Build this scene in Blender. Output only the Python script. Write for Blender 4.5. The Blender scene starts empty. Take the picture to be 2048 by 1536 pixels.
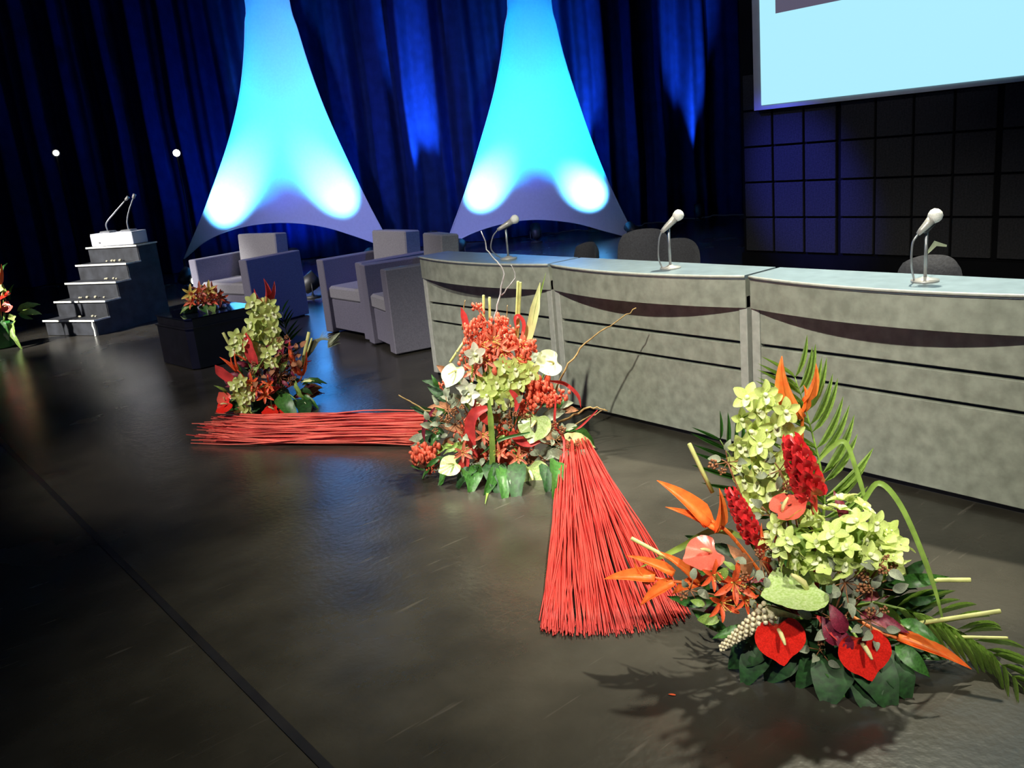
import bpy, math, random
import numpy as np
from mathutils import Vector, Matrix
R = random.Random(7)
S = bpy.context.scene
COL = S.collection
V = Vector

# ------------------------------------------------------------------ camera
CAM = V((0, 0, 1.6)); F = 1750.0
ROLL, PITCH, YAW = math.radians(5.5786), math.radians(15.1113), math.radians(38.2356)
_dn = (math.sin(ROLL), math.cos(ROLL)); _rt = (_dn[1], -_dn[0])
_fw = V((0, math.cos(PITCH), -math.sin(PITCH))); _rx = V((1, 0, 0)); _up = _rx.cross(_fw)
_Rz = Matrix.Rotation(-YAW, 3, 'Z')
CX = _Rz @ (_rx * _rt[0] - _up * _dn[0]); CY = _Rz @ (_rx * _rt[1] - _up * _dn[1]); FW = _Rz @ _fw
cd = bpy.data.cameras.new('camera'); cam = bpy.data.objects.new('camera', cd); COL.objects.link(cam)
cd.sensor_width = 36; cd.lens = F / 2048 * 36; cd.clip_start = .05; cd.clip_end = 200
m3 = Matrix((CX, -CY, -FW)).transposed()
cam.matrix_world = Matrix.Translation(CAM) @ m3.to_4x4()
S.camera = cam

# measuring helpers: turn a direction seen in the photograph into a point at a real distance
def ray(px, py): return CX * (px - 1024) + CY * (py - 768) + FW * F
def ground(px, py, z=0.0):
    d = ray(px, py); return CAM + d * ((z - CAM.z) / d.z)
def on_plane(px, py, p0, n):
    d = ray(px, py); return CAM + d * ((p0 - CAM).dot(n) / d.dot(n))

# ------------------------------------------------------------------ world, exposure, big lights
w = bpy.data.worlds.new('world'); S.world = w; w.use_nodes = True
w.node_tree.nodes['Background'].inputs[0].default_value = (.25, .35, .75, 1)
w.node_tree.nodes['Background'].inputs[1].default_value = .03
S.view_settings.view_transform = 'Standard'; S.view_settings.look = 'None'
S.view_settings.exposure = 0; S.view_settings.gamma = 1; S.view_settings.use_curve_mapping = False

def spot(name, loc, target, power, color, angle, blend=.6, size=.1):
    l = bpy.data.lights.new(name, 'SPOT'); l.energy = power; l.color = color
    l.spot_size = math.radians(angle); l.spot_blend = blend; l.shadow_soft_size = size
    o = bpy.data.objects.new(name, l); COL.objects.link(o); o.location = loc
    o.rotation_euler = (V(target) - V(loc)).to_track_quat('-Z', 'Y').to_euler(); return o
WARM = (1, .93, .74)
spot('front_key_light', (-2.2, .2, 6.0), (3.5, 3.0, .6), 3300, (1, .97, .80), 40, 1.0, .10)
spot('front_far_light', (-4.5, 7.5, 6.2), (3.7, 8.4, .6), 2300, (1, .93, .90), 30, .9, .15)
spot('steps_light', (-4.5, 10.6, 5.2), (2.2, 10.8, .8), 9000, (1, .97, .92), 20, .8, .1)
spot('front_mid_light', (-3.2, 3.6, 6.0), (2.1, 5.3, .3), 2300, (1, .93, .84), 24, 1.0, .1)
spot('back_top_light', (5.5, 2.6, 6.4), (3.0, 2.2, 0), 3700, (1, .96, .74), 42, 1.0, .12)
spot('flower_top_light', (1.2, 4.8, 6.2), (2.42, 3.3, .85), 3600, (1, .97, .86), 13, .9, .08)
spot('front_flower_light', (.6, -2.4, 5.6), (2.1, 1.5, .5), 1500, (1, .96, .82), 18, 1.0, .08)
spot('sail_fill_light', (-1.0, 5.0, 6.5), (7.7, 12.3, 1.7), 5600, (.34, .37, 1), 33, 1.0, .2)
spot('blue_wall_light', (3.6, 7.5, 5.5), (8, 5.12, .9), 4500, (.08, .10, 1), 13, .9, .1)
spot('blue_armchair_light', (6.8, 4.6, 6.2), (4.1, 8.4, .3), 600, (.10, .16, 1), 34, 1.0, .1)
ar = bpy.data.lights.new('unseen_blue_fill', 'AREA'); ar.shape = 'RECTANGLE'; ar.size = 6; ar.size_y = 3; ar.energy = 60; ar.color = (.16, .22, 1)  # added unseen soft fill, turns the shade under the desk tops bluer
aro = bpy.data.objects.new('unseen_blue_fill', ar); COL.objects.link(aro); aro.location = (-8.5, 3, 3); aro.rotation_euler = V((1, .02, -.15)).to_track_quat('-Z', 'Y').to_euler()
spot('screen_border_fill', (-1, 2.5, 6.6), (8, 4.6, 3.4), 420, (.9, .9, 1), 26, .6, .05)  # added fill spot that brightens the screen and its border

# ------------------------------------------------------------------ materials
def mat(name, col, rough=.55, var=.25, scale=20, bump=0, metallic=0, trans=0, col2=None, coat=0, stretch=None, spec=None):
    m = bpy.data.materials.new(name); m.use_nodes = True; nt = m.node_tree; N = nt.nodes; L = nt.links
    b = N['Principled BSDF']; b.inputs['Roughness'].default_value = rough; b.inputs['Metallic'].default_value = metallic
    b.inputs['Coat Weight'].default_value = coat
    if spec is not None: b.inputs['Specular IOR Level'].default_value = spec
    tc = N.new('ShaderNodeTexCoord'); nz = N.new('ShaderNodeTexNoise'); nz.inputs['Scale'].default_value = scale
    nz.inputs['Detail'].default_value = 4
    src = tc.outputs['Object']
    if stretch:
        mp = N.new('ShaderNodeMapping'); mp.inputs['Scale'].default_value = stretch; L.new(src, mp.inputs[0]); src = mp.outputs[0]
    L.new(src, nz.inputs['Vector'])
    cr = N.new('ShaderNodeValToRGB'); c2 = col2 or tuple(c * (1 + var) for c in col); c1 = col if col2 else tuple(c * (1 - var) for c in col)
    cr.color_ramp.elements[0].position = .32; cr.color_ramp.elements[1].position = .68
    cr.color_ramp.elements[0].color = (*c1, 1); cr.color_ramp.elements[1].color = (*[min(1, c) for c in c2], 1)
    L.new(nz.outputs['Fac'], cr.inputs[0]); L.new(cr.outputs[0], b.inputs['Base Color'])
    if bump:
        bp = N.new('ShaderNodeBump'); bp.inputs['Strength'].default_value = bump; bp.inputs['Distance'].default_value = .01
        L.new(nz.outputs['Fac'], bp.inputs['Height']); L.new(bp.outputs[0], b.inputs['Normal'])
    if trans:
        t = N.new('ShaderNodeBsdfTranslucent'); L.new(cr.outputs[0], t.inputs[0]); mx = N.new('ShaderNodeMixShader'); mx.inputs[0].default_value = trans
        L.new(b.outputs[0], mx.inputs[1]); L.new(t.outputs[0], mx.inputs[2]); L.new(mx.outputs[0], N['Material Output'].inputs[0])
    return m
def emis(name, col, st):
    m = bpy.data.materials.new(name); m.use_nodes = True; b = m.node_tree.nodes['Principled BSDF']
    b.inputs['Base Color'].default_value = (.02, .02, .02, 1); b.inputs['Emission Color'].default_value = (*col, 1); b.inputs['Emission Strength'].default_value = st
    return m
def floor_mat():
    m = mat('stage_floor', (.040, .036, .029), .3, .3, 3.0, 0)
    nt = m.node_tree; N = nt.nodes; L = nt.links; b = N['Principled BSDF']
    tc = N['Texture Coordinate']
    nz2 = N.new('ShaderNodeTexNoise'); nz2.inputs['Scale'].default_value = 1.3; nz2.inputs['Detail'].default_value = 6; L.new(tc.outputs['Object'], nz2.inputs['Vector'])
    mr = N.new('ShaderNodeMapRange'); mr.inputs['To Min'].default_value = .17; mr.inputs['To Max'].default_value = .34
    L.new(nz2.outputs['Fac'], mr.inputs['Value']); L.new(mr.outputs[0], b.inputs['Roughness'])
    last = b.inputs['Base Color'].links[0].from_socket
    # scuffs and scratches: stretched noises in a few directions
    for ang, sc, sx in ((.4, 9, .09), (-.9, 12, .08), (1.5, 8, .1), (2.3, 14, .07)):
        mp = N.new('ShaderNodeMapping'); mp.inputs['Rotation'].default_value = (0, 0, ang); mp.inputs['Scale'].default_value = (sx, 1, 1)
        L.new(tc.outputs['Object'], mp.inputs[0])
        n = N.new('ShaderNodeTexNoise'); n.inputs['Scale'].default_value = sc * 3.2; n.inputs['Detail'].default_value = 2; L.new(mp.outputs[0], n.inputs['Vector'])
        r = N.new('ShaderNodeMapRange'); r.inputs['From Min'].default_value = .70; r.inputs['From Max'].default_value = .80; r.inputs['To Max'].default_value = .35
        L.new(n.outputs['Fac'], r.inputs['Value'])
        mx = N.new('ShaderNodeMixRGB'); mx.inputs[2].default_value = (.16, .14, .12, 1); L.new(r.outputs[0], mx.inputs[0]); L.new(last, mx.inputs[1]); last = mx.outputs[0]
    L.new(last, b.inputs['Base Color'])
    bp = N.new('ShaderNodeBump'); bp.inputs['Strength'].default_value = .12; bp.inputs['Distance'].default_value = .01
    n = N.new('ShaderNodeTexNoise'); n.inputs['Scale'].default_value = 35; L.new(tc.outputs['Object'], n.inputs['Vector']); L.new(n.outputs['Fac'], bp.inputs['Height']); L.new(bp.outputs[0], b.inputs['Normal'])
    b.inputs['Specular IOR Level'].default_value = .55
    return m
M = dict(
    floor=floor_mat(),
    joint=mat('floor_joint', (.020, .019, .021), .3, .2, 8),
    curtain=mat('curtain_cloth', (.008, .015, .062), .9, .2, 6, .1, spec=.1),
    black=mat('black_cloth', (.008, .008, .01), .9, .2, 8, spec=.1),
    wallback=mat('wall_backing', (.004, .004, .005), .8, .2, 5, spec=.1),
    tile=mat('acoustic_tile', (.030, .029, .032), .85, .25, 60, .2, spec=.2),
    screenborder=mat('screen_border', (.55, .55, .58), .8, .05, 10),
    sail=mat('stretch_fabric', (.80, .80, .86), .8, .03, 30, trans=.25),
    laminate=mat('marbled_laminate', (.235, .25, .21), .45, 0, 16, col2=(.36, .38, .325)),
    stile=mat('desk_edge', (.42, .43, .40), .45, .1, 30),
    desktop=mat('desk_top', (.20, .26, .30), .35, .12, 14),
    dark=mat('dark_recess', (.02, .022, .03), .6, .2, 20),
    chairfab=mat('armchair_fabric', (.22, .21, .27), .75, .12, 90, .15),
    seatfab=mat('seat_fabric', (.36, .35, .37), .75, .12, 90, .15),
    tbl=mat('table_black', (.010, .010, .016), .35, .2, 10),
    gloss=mat('table_glass_top', (.008, .010, .02), .06, .1, 10, coat=.5),
    stair=mat('stair_black', (.024, .026, .032), .6, .5, 7, .1),
    nose=mat('stair_nosing', (.72, .72, .64), .5, .2, 20),
    whitebox=mat('white_plastic', (.85, .86, .95), .4, .03, 10),
    metal=mat('grey_metal', (.35, .36, .38), .35, .1, 30, metallic=.7),
    micbody=mat('mic_body', (.42, .41, .40), .4, .1, 30, metallic=.3),
    grille=mat('mic_grille', (.80, .80, .78), .5, .2, 400, .4),
    office=mat('office_chair_fabric', (.045, .045, .055), .85, .2, 80, .2),
    chrome=mat('chrome', (.7, .7, .75), .2, .05, 10, metallic=1),
    can=mat('lamp_can', (.02, .02, .022), .5, .2, 20),
    lime=mat('lime_petal', (.52, .66, .14), .5, .25, 60, trans=.2, col2=(.82, .90, .36)),
    limepale=mat('pale_lip', (.85, .9, .55), .5, .1, 40, trans=.1),
    white=mat('white_petal', (.82, .84, .70), .5, .08, 30, trans=.2),
    limespathe=mat('lime_spathe', (.42, .62, .16), .25, 0, 26, trans=.15, col2=(.68, .80, .42), coat=.3),
    palespathe=mat('pale_spathe', (.66, .78, .42), .3, 0, 26, trans=.15, col2=(.85, .90, .62), coat=.2),
    redspathe=mat('red_spathe', (.66, .02, .012), .18, .2, 30, .1, coat=.6),
    salmon=mat('salmon_spathe', (.85, .13, .09), .3, .15, 30, coat=.3),
    spadix=mat('cream_spadix', (.85, .78, .35), .5, .1, 200, .4),
    orange=mat('orange_bract', (.90, .17, .03), .45, 0, 9, trans=.12, col2=(.92, .27, .05)),
    orangered=mat('orange_red_bract', (.80, .07, .03), .45, 0, 12, trans=.12, col2=(.90, .20, .05)),
    ginger=mat('ginger_red', (.62, .025, .03), .4, .25, 40, coat=.2),
    lily=mat('lily_petal', (.85, .12, .035), .5, .2, 20, trans=.15),
    yellow=mat('yellow_bud', (.80, .60, .12), .5, .2, 20, trans=.1),
    coral=mat('coral_berries', (.86, .14, .075), .55, .3, 60),
    corallight=mat('coral_petal', (.88, .22, .14), .5, .3, 60, trans=.15),
    pinkleaf=mat('red_ribbon_leaf', (.72, .06, .06), .45, .3, 20, trans=.15),
    burg=mat('burgundy_leaf', (.20, .015, .04), .5, .4, 30, trans=.1),
    brown=mat('brown_seed', (.30, .12, .05), .7, .4, 60),
    leafdark=mat('dark_leaf', (.012, .055, .010), .6, .5, 12),
    leaf=mat('mid_leaf', (.045, .15, .025), .4, .35, 20, trans=.15),
    leaflight=mat('light_leaf', (.26, .40, .08), .45, .3, 20, trans=.2),
    palegreen=mat('pale_stem', (.55, .56, .20), .5, .2, 20),
    varieg=mat('cream_midrib', (.80, .85, .40), .4, .1, 20, trans=.1),
    eucal=mat('grey_leaf', (.26, .29, .20), .6, .25, 20, trans=.1),
    plume=mat('cream_plume', (.80, .72, .50), .6, .2, 60),
    willow=mat('willow_twig', (.34, .22, .08), .6, .3, 40),
    twiggrey=mat('grey_twig', (.42, .40, .42), .6, .2, 40),
    reed=mat('red_reed', (.44, .022, .02), .5, 0, 7, col2=(.62, .05, .038)),
    reedb=mat('light_red_reed', (.85, .14, .10), .5, .2, 7),
    foam=mat('floral_foam', (.02, .07, .02), .8, .4, 40, .5),
    vase=mat('green_pot', (.03, .16, .03), .25, .3, 10, coat=.4),
    pebble=mat('pale_pebble', (.45, .42, .30), .6, .3, 40),
    darkglass=mat('dark_glass', (.05, .045, .05), .1, .2, 10, coat=.5),
    blueled=emis('blue_lamp_lens', (.15, .75, 1), 6),
    whiteled=emis('white_lamp_lens', (1, .97, .85), 14),
    screen=emis('projected_light', (.43, .86, 1.0), 1.0),
    picture=emis('projected_picture', (.10, .09, .14), 1.0),
)

# ------------------------------------------------------------------ mesh building
class MB:
    def __init__(s): s.v = []; s.f = []; s.mi = []; s.cur = 0
    def add(s, vs, fs, mi=None):
        o = len(s.v); s.v += [V(q) for q in vs]; s.f += [tuple(i + o for i in f) for f in fs]; s.mi += [s.cur if mi is None else mi] * len(fs); return s
    def box(s, a, b, mtx=None, bev=0):
        x0, y0, z0 = a; x1, y1, z1 = b
        if bev <= 0:
            vs = [(x, y, z) for z in (z0, z1) for x, y in ((x0, y0), (x1, y0), (x1, y1), (x0, y1))]
            fs = [(3, 2, 1, 0), (4, 5, 6, 7), (0, 1, 5, 4), (1, 2, 6, 5), (2, 3, 7, 6), (3, 0, 4, 7)]
        else:
            c = bev; vs = []; fs = []
            rings = ((z0, c), (z0 + c, 0), (z1 - c, 0), (z1, c))
            for z, i in rings:
                xa, xb, ya, yb = x0 + i, x1 - i, y0 + i, y1 - i; k = c if i == 0 else c * .4
                vs += [(xa + k, ya, z), (xb - k, ya, z), (xb, ya + k, z), (xb, yb - k, z), (xb - k, yb, z), (xa + k, yb, z), (xa, yb - k, z), (xa, ya + k, z)]
            for r in range(3):
                for i in range(8): fs.append((r * 8 + i, r * 8 + (i + 1) % 8, r * 8 + 8 + (i + 1) % 8, r * 8 + 8 + i))
            fs += [tuple(range(7, -1, -1)), tuple(range(24, 32))]
        if mtx: vs = [mtx @ V(q) for q in vs]
        return s.add(vs, fs)
    def prism(s, poly, z0, z1):
        n = len(poly); vs = [(x, y, z0) for x, y in poly] + [(x, y, z1) for x, y in poly]
        fs = [tuple(range(n - 1, -1, -1)), tuple(range(n, 2 * n))] + [(i, (i + 1) % n, n + (i + 1) % n, n + i) for i in range(n)]
        return s.add(vs, fs)
    def tube(s, pts, rad, n=6, cap=True):
        pts = [V(p) for p in pts]; m = len(pts); rr = rad if isinstance(rad, (list, tuple)) else [rad] * m
        t0 = (pts[1] - pts[0]).normalized(); a = t0.orthogonal().normalized(); vs = []; fs = []
        for i, p in enumerate(pts):
            t = (pts[min(i + 1, m - 1)] - pts[max(i - 1, 0)])
            if t.length < 1e-9: t = t0
            t.normalize(); a = (a - t * a.dot(t))
            if a.length < 1e-6: a = t.orthogonal()
            a.normalize(); b = t.cross(a)
            for k in range(n):
                an = 2 * math.pi * k / n; vs.append(p + (a * math.cos(an) + b * math.sin(an)) * rr[i])
        for i in range(m - 1):
            for k in range(n): fs.append((i * n + k, i * n + (k + 1) % n, (i + 1) * n + (k + 1) % n, (i + 1) * n + k))
        if cap: fs += [tuple(range(n - 1, -1, -1)), tuple(range((m - 1) * n, m * n))]
        return s.add(vs, fs)
    def lathe(s, prof, n=16, mtx=None):
        vs = []; fs = []
        for r, z in prof:
            for k in range(n):
                an = 2 * math.pi * k / n; vs.append((r * math.cos(an), r * math.sin(an), z))
        for i in range(len(prof) - 1):
            for k in range(n): fs.append((i * n + k, i * n + (k + 1) % n, (i + 1) * n + (k + 1) % n, (i + 1) * n + k))
        fs += [tuple(range(n - 1, -1, -1)), tuple(range((len(prof) - 1) * n, len(prof) * n))]
        if mtx: vs = [mtx @ V(q) for q in vs]
        return s.add(vs, fs)
    def ball(s, c, r, n=6, m=4, sq=(1, 1, 1)):
        prof = [(r * math.sin(math.pi * (i + .02) / m * .999), -r * math.cos(math.pi * i / m)) for i in range(m + 1)]
        prof = [(max(a, r * .02), b) for a, b in prof]
        return s.lathe(prof, n, Matrix.Translation(V(c)) @ Matrix.Diagonal((*sq, 1)))
    def ribbon(s, pts, wid, nrm, cup=.15, mid=None):
        """leaf or petal strip: a folded surface with a raised pair of halves"""
        pts = [V(p) for p in pts]; m = len(pts); vs = []; fs = []; mi = []
        n0 = V(nrm)
        for i, p in enumerate(pts):
            t = (pts[min(i + 1, m - 1)] - pts[max(i - 1, 0)]).normalized()
            sd = t.cross(n0)
            if sd.length < 1e-5: sd = t.orthogonal()
            sd.normalize(); nn = sd.cross(t); wv = wid[i]
            vs += [p - sd * wv + nn * wv * cup * 2, p - sd * wv * .5 + nn * wv * cup * .6, p, p + sd * wv * .5 + nn * wv * cup * .6, p + sd * wv + nn * wv * cup * 2]
        for i in range(m - 1):
            for k in range(4):
                fs.append((i * 5 + k, i * 5 + k + 1, i * 5 + k + 6, i * 5 + k + 5)); mi.append(s.cur if mid is None or k in (0, 3) else mid)
        o = len(s.v); s.v += vs; s.f += [tuple(j + o for j in f) for f in fs]; s.mi += mi; return s
    def mesh(s, name, mats, smooth=True):
        me = bpy.data.meshes.new(name); me.from_pydata([tuple(q) for q in s.v], [], s.f)
        for m in (mats if isinstance(mats, (list, tuple)) else [mats]): me.materials.append(M[m])
        me.polygons.foreach_set('material_index', s.mi)
        if smooth: me.polygons.foreach_set('use_smooth', [True] * len(s.f))
        me.update(); return me

WM = {}      # world matrices of what has been placed
def link(name, me, parent=None, mw=None, kind=None):
    o = bpy.data.objects.new(name, me); COL.objects.link(o); mw = mw or Matrix.Identity(4)
    if parent: o.parent = parent; o.matrix_basis = WM[parent.name].inverted() @ mw
    else: o.matrix_basis = mw
    WM[o.name] = mw.copy()
    if kind: o['kind'] = kind
    return o
def tag(o, label=None, cat=None, group=None, kind=None):
    if label: o['label'] = label
    if cat: o['category'] = cat
    if group: o['group'] = group
    if kind: o['kind'] = kind
    return o
def empty(name, mw, label, cat, group=None):
    if not isinstance(mw, Matrix): mw = Matrix.Translation(V(mw))
    o = bpy.data.objects.new(name, None); COL.objects.link(o); o.empty_display_size = .1; o.matrix_basis = mw; WM[o.name] = mw.copy()
    return tag(o, label, cat, group)
def TR(x, y, z=0, rz=0): return Matrix.Translation((x, y, z)) @ Matrix.Rotation(rz, 4, 'Z')
def basis(pos, tip, nrm, sc=1.0):
    y = V(tip).normalized(); z = V(nrm); z = z - y * z.dot(y)
    if z.length < 1e-5: z = y.orthogonal()
    z.normalize(); x = y.cross(z)
    if not isinstance(sc, (tuple, list)): sc = (sc, sc, sc)
    m = Matrix((x * sc[0], y * sc[1], z * sc[2])).transposed().to_4x4(); m.translation = V(pos); return m
def bez(p, n=10):
    """smooth curve through points (Catmull-Rom)"""
    p = [V(q) for q in p]; P_ = [p[0] * 2 - p[1]] + p + [p[-1] * 2 - p[-2]]; out = []
    for i in range(len(p) - 1):
        a, b, c, d = P_[i:i + 4]
        for k in range(n):
            t = k / n; out.append(.5 * ((2 * b) + (c - a) * t + (2 * a - 5 * b + 4 * c - d) * t * t + (3 * b - a - 3 * c + d) * t ** 3))
    out.append(p[-1]); return out

# ================================================================== THE SETTING
b = MB(); b.box((-9, -5, -.12), (22, 26, 0)); link('floor', b.mesh('floor', 'floor', False), kind='structure')
b = MB(); b.box((.785, -4.5, .0003), (.815, 14, .0022)); link('trim_1', b.mesh('trim', 'joint', False), kind='structure')  # thin dark strip standing for the joint between floor panels
b = MB(); b.box((-9, -5, 7.2), (22, 26, 7.4)); link('ceiling', b.mesh('ceiling', 'black', False), kind='structure')
# wall of dark tiles under the screen: x = 8
wall = link('wall_right', MB().box((8.03, -4.5, 0), (8.25, 5.86, 7.2)).mesh('wall_right', 'wallback', False), kind='structure')
ys = []; y = 5.82; k = 0
while y > 1.2:
    ys.append((y - .345, y)); y -= .36 + (.03 if k in (2, 6, 10) else 0); k += 1
tile_me = MB().box((0, 0, 0), (.03, .335, .345), bev=.004).mesh('panel', 'tile', False)
z = .265
for r in range(5):
    for (ya, yb) in ys:
        link('panel', tile_me, wall, TR(8.0, ya + .005, z + .008 + r * .365))
link('baseboard_right', MB().box((7.98, -4.5, 0), (8.03, 5.86, .25)).mesh('base', 'wallback', False), kind='structure')
# screen
sc = empty('projection_screen', (7.93, 3, 1.74), 'large glowing pale blue projection screen high on the tiled wall', 'screen')
link('frame', MB().box((7.93, -1.2, 1.72), (7.985, 5.63, 5.6)).mesh('screen_frame', 'screenborder', False), sc)
link('projected_image', MB().box((7.920, -1.1, 1.765), (7.929, 5.535, 5.5)).mesh('projected_image', 'screen', False), sc)
link('picture', MB().box((7.914, 2.6, 2.605), (7.9195, 5.35, 4.6)).mesh('picture', 'picture', False), sc)

# stage curtain and sails hang along a slanting line
SA = V((4.8, 14.3, 0)); SB = V((10.9, 10.0, 0)); sd = (SB - SA).normalized(); sn = V((-sd.y, sd.x, 0))   # sn points upstage, away from the camera
if sn.dot(FW) < 0: sn = -sn
c0 = SA + sn * 1.7
def fold(t):
    return .13 * math.sin(t * 11 + 1.4 * math.sin(t * 1.7)) + .06 * math.sin(t * 23 + 2 * math.sin(t * .9)) + .12 * math.sin(t * 2.3)
vs = []; fs = []; n = 1100; t0, t1 = -13.0, 15.0; zs = (0.01, 1.2, 2.6, 4.2, 7.15)
for i in range(n + 1):
    t = t0 + (t1 - t0) * i / n
    for zz in zs:
        p = c0 + sd * (t + .02 * math.sin(zz * 2 + t * 3)) + sn * fold(t) * (1 - .04 * zz); vs.append((p.x, p.y, zz))
nz_ = len(zs)
for i in range(n):
    for k in range(nz_ - 1): fs.append((i * nz_ + k, (i + 1) * nz_ + k, (i + 1) * nz_ + k + 1, i * nz_ + k + 1))
cu = link('stage_curtain', MB().add(vs, fs).mesh('stage_curtain', 'curtain'))
tag(cu, 'dark blue pleated stage curtain hanging floor to ceiling behind the sails', 'curtain')
# plain black masking wall on the left
link('wall_left', MB().box((-9, 24.8, 0), (22, 25, 7.2)).mesh('wall_left', 'black', False), kind='structure')
link('wall_back', MB().box((-9.2, -5, 0), (-9, 25, 7.2)).mesh('wall_back', 'black', False), kind='structure')

# ------------------------------------------------------------------ sails
def sail(left, right, arch, label):
    P0 = SA; q = lambda c: on_plane(c[0], c[1], P0, sn)
    Lc = bez([q(c) for c in left], 8); Rc = bez([q(c) for c in right], 8); Bc = bez([q(c) for c in arch], 6)
    # above the frame the cloth narrows to its hanging corner
    topc = (Lc[0] + Rc[0]) / 2 + V((0, 0, 2.35)); wd = (Rc[0] - Lc[0]) * .22
    Lc = bez([topc - wd, (Lc[0] + topc) / 2 - wd * 1.35] + [Lc[i] for i in range(0, len(Lc), 4)], 5)
    Rc = bez([topc + wd, (Rc[0] + topc) / 2 + wd * 1.35] + [Rc[i] for i in range(0, len(Rc), 4)], 5)
    def samp(c, t):
        d = [0]
        for a_, b_ in zip(c, c[1:]): d.append(d[-1] + (b_ - a_).length)
        x = t * d[-1]
        for i in range(len(c) - 1):
            if x <= d[i + 1] + 1e-9: return c[i].lerp(c[i + 1], (x - d[i]) / max(1e-9, d[i + 1] - d[i]))
        return c[-1].copy()
    nu, nv = 28, 60; vs = []; fs = []
    A, B_, C_, D = Lc[0], Rc[0], Lc[-1], Rc[-1]
    for j in range(nv + 1):
        v = j / nv
        for i in range(nu + 1):
            u = i / nu
            T = A.lerp(B_, u); Bo = samp(Bc, u); L_ = samp(Lc, v); R_ = samp(Rc, v)
            p = T * (1 - v) + Bo * v + L_ * (1 - u) + R_ * u - (A * (1 - u) * (1 - v) + B_ * u * (1 - v) + C_ * (1 - u) * v + D * u * v)
            p = p + sn * (.22 * math.sin(math.pi * u) * math.sin(math.pi * v * .95)); vs.append(p)
    for j in range(nv):
        for i in range(nu): a_ = j * (nu + 1) + i; fs.append((a_, a_ + 1, a_ + nu + 2, a_ + nu + 1))
    base = V(((C_.x + D.x) / 2, (C_.y + D.y) / 2, 0))
    e = empty('fabric_sail', base, label, 'sail', 'stretched fabric sails on the stage')
    cl = link('cloth', MB().add(vs, fs).mesh('sail_cloth', 'sail'), e)
    for c in (Lc, Rc, Bc): link('hem', MB().tube(c, .009, 5).mesh('hem', 'sail'), e)
    for c in (C_, D):
        link('anchor_weight', MB().lathe([(.10, 0), (.10, .03), (.03, .04), (.02, max(.06, c.z))], 14, TR(c.x, c.y, 0)).mesh('anchor', 'can'), e)
    link('hanging_cord', MB().tube([topc, V((topc.x, topc.y, 7.19))], .008, 5).mesh('cord', 'can'), e)
    return C_, D
sail([(490, 0), (489, 90), (479, 190), (455, 290), (420, 390), (397, 450), (368, 518)], [(578, 0), (612, 115), (650, 220), (697, 325), (738, 410), (786, 500)],
     [(368, 518), (415, 480), (480, 455), (560, 445), (640, 452), (710, 472), (786, 500)], 'white stretched fabric sail lit blue, behind the leftmost armchair')
sail([(1015, 0), (1004, 100), (987, 190), (962, 280), (935, 370), (912, 435), (890, 495)], [(1102, 0), (1124, 100), (1155, 200), (1190, 300), (1226, 385), (1272, 478)],
     [(890, 495), (950, 464), (1020, 444), (1080, 439), (1150, 446), (1210, 462), (1272, 478)], 'white stretched fabric sail lit blue, behind the curved desks')

# ------------------------------------------------------------------ floor lamps (uplights) with their own light
def par(loc, target, power, color, angle, label, lens='blueled', rad=.085, blend=1.0, stand=0.0, lit=True):
    loc = V(loc); d = (V(target) - (loc + V((0, 0, .2 + stand)))).normalized()
    e = empty('floor_spotlight', loc, label, 'spotlight', 'stage spotlights on the floor'); c = loc + V((0, 0, .2 + stand))
    mw = Matrix.Translation(c) @ d.to_track_quat('Z', 'Y').to_matrix().to_4x4()
    link('can', MB().lathe([(.03, -.15), (rad * .8, -.13), (rad, -.02), (rad, .1), (rad * .92, .1), (rad * .9, .05)], 20, mw).mesh('can', 'can'), e)
    link('lens', MB().lathe([(.005, .055), (rad * .88, .052), (rad * .88, .06), (.005, .07)], 20, mw).mesh('lens', lens), e)
    s_ = d.cross(V((0, 0, 1))).normalized() * (rad + .01)
    link('yoke', MB().tube([c + s_, c + s_ - V((0, 0, .13)), V((c.x, c.y, loc.z + .03 + stand)) + s_ * .6, V((c.x, c.y, loc.z + .03 + stand)) - s_ * .6, c - s_ - V((0, 0, .13)), c - s_], .008, 6).mesh('yoke', 'can'), e)
    link('base', MB().lathe([(.10, 0), (.10, .02), (.02, .03), (.015, .05 + stand)], 16, Matrix.Translation(loc)).mesh('base', 'can'), e)
    spot('uplight', c + d * .09, V(target), power, color, angle, blend, .04)
BL = (.11, .5, 1); FL = (.0, .36, 1)
def sp_(px, py): return on_plane(px, py, SA, sn)
def flood(loc, target, power, color, angle, sz=.04): spot('uplight_flood', loc, target, power, color, angle, 1.0, sz)
for (cx, hot, up, pw, lab) in ((398, (455, 385), (500, 265), 2600, 'floor spotlight at the left foot of the left sail, behind the leftmost armchair'),
                           (752, (672, 372), (610, 265), 1700, 'floor spotlight at the right foot of the left sail, behind the middle armchair'),
                           (918, (968, 368), (1010, 265), 1600, 'floor spotlight at the left foot of the right sail, behind the rightmost armchair'),
                           (1243, (1178, 372), (1130, 265), 1700, 'floor spotlight at the right foot of the right sail, behind the large black chair')):
    p = sp_(cx, 500); p = V((p.x, p.y, 0)) - sn * .95
    par(p, sp_(hot[0], hot[1] + 14), pw, BL, 35, lab)
    flood(p + V((0, 0, .32)), sp_(*up), 2000, FL, 56)
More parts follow.
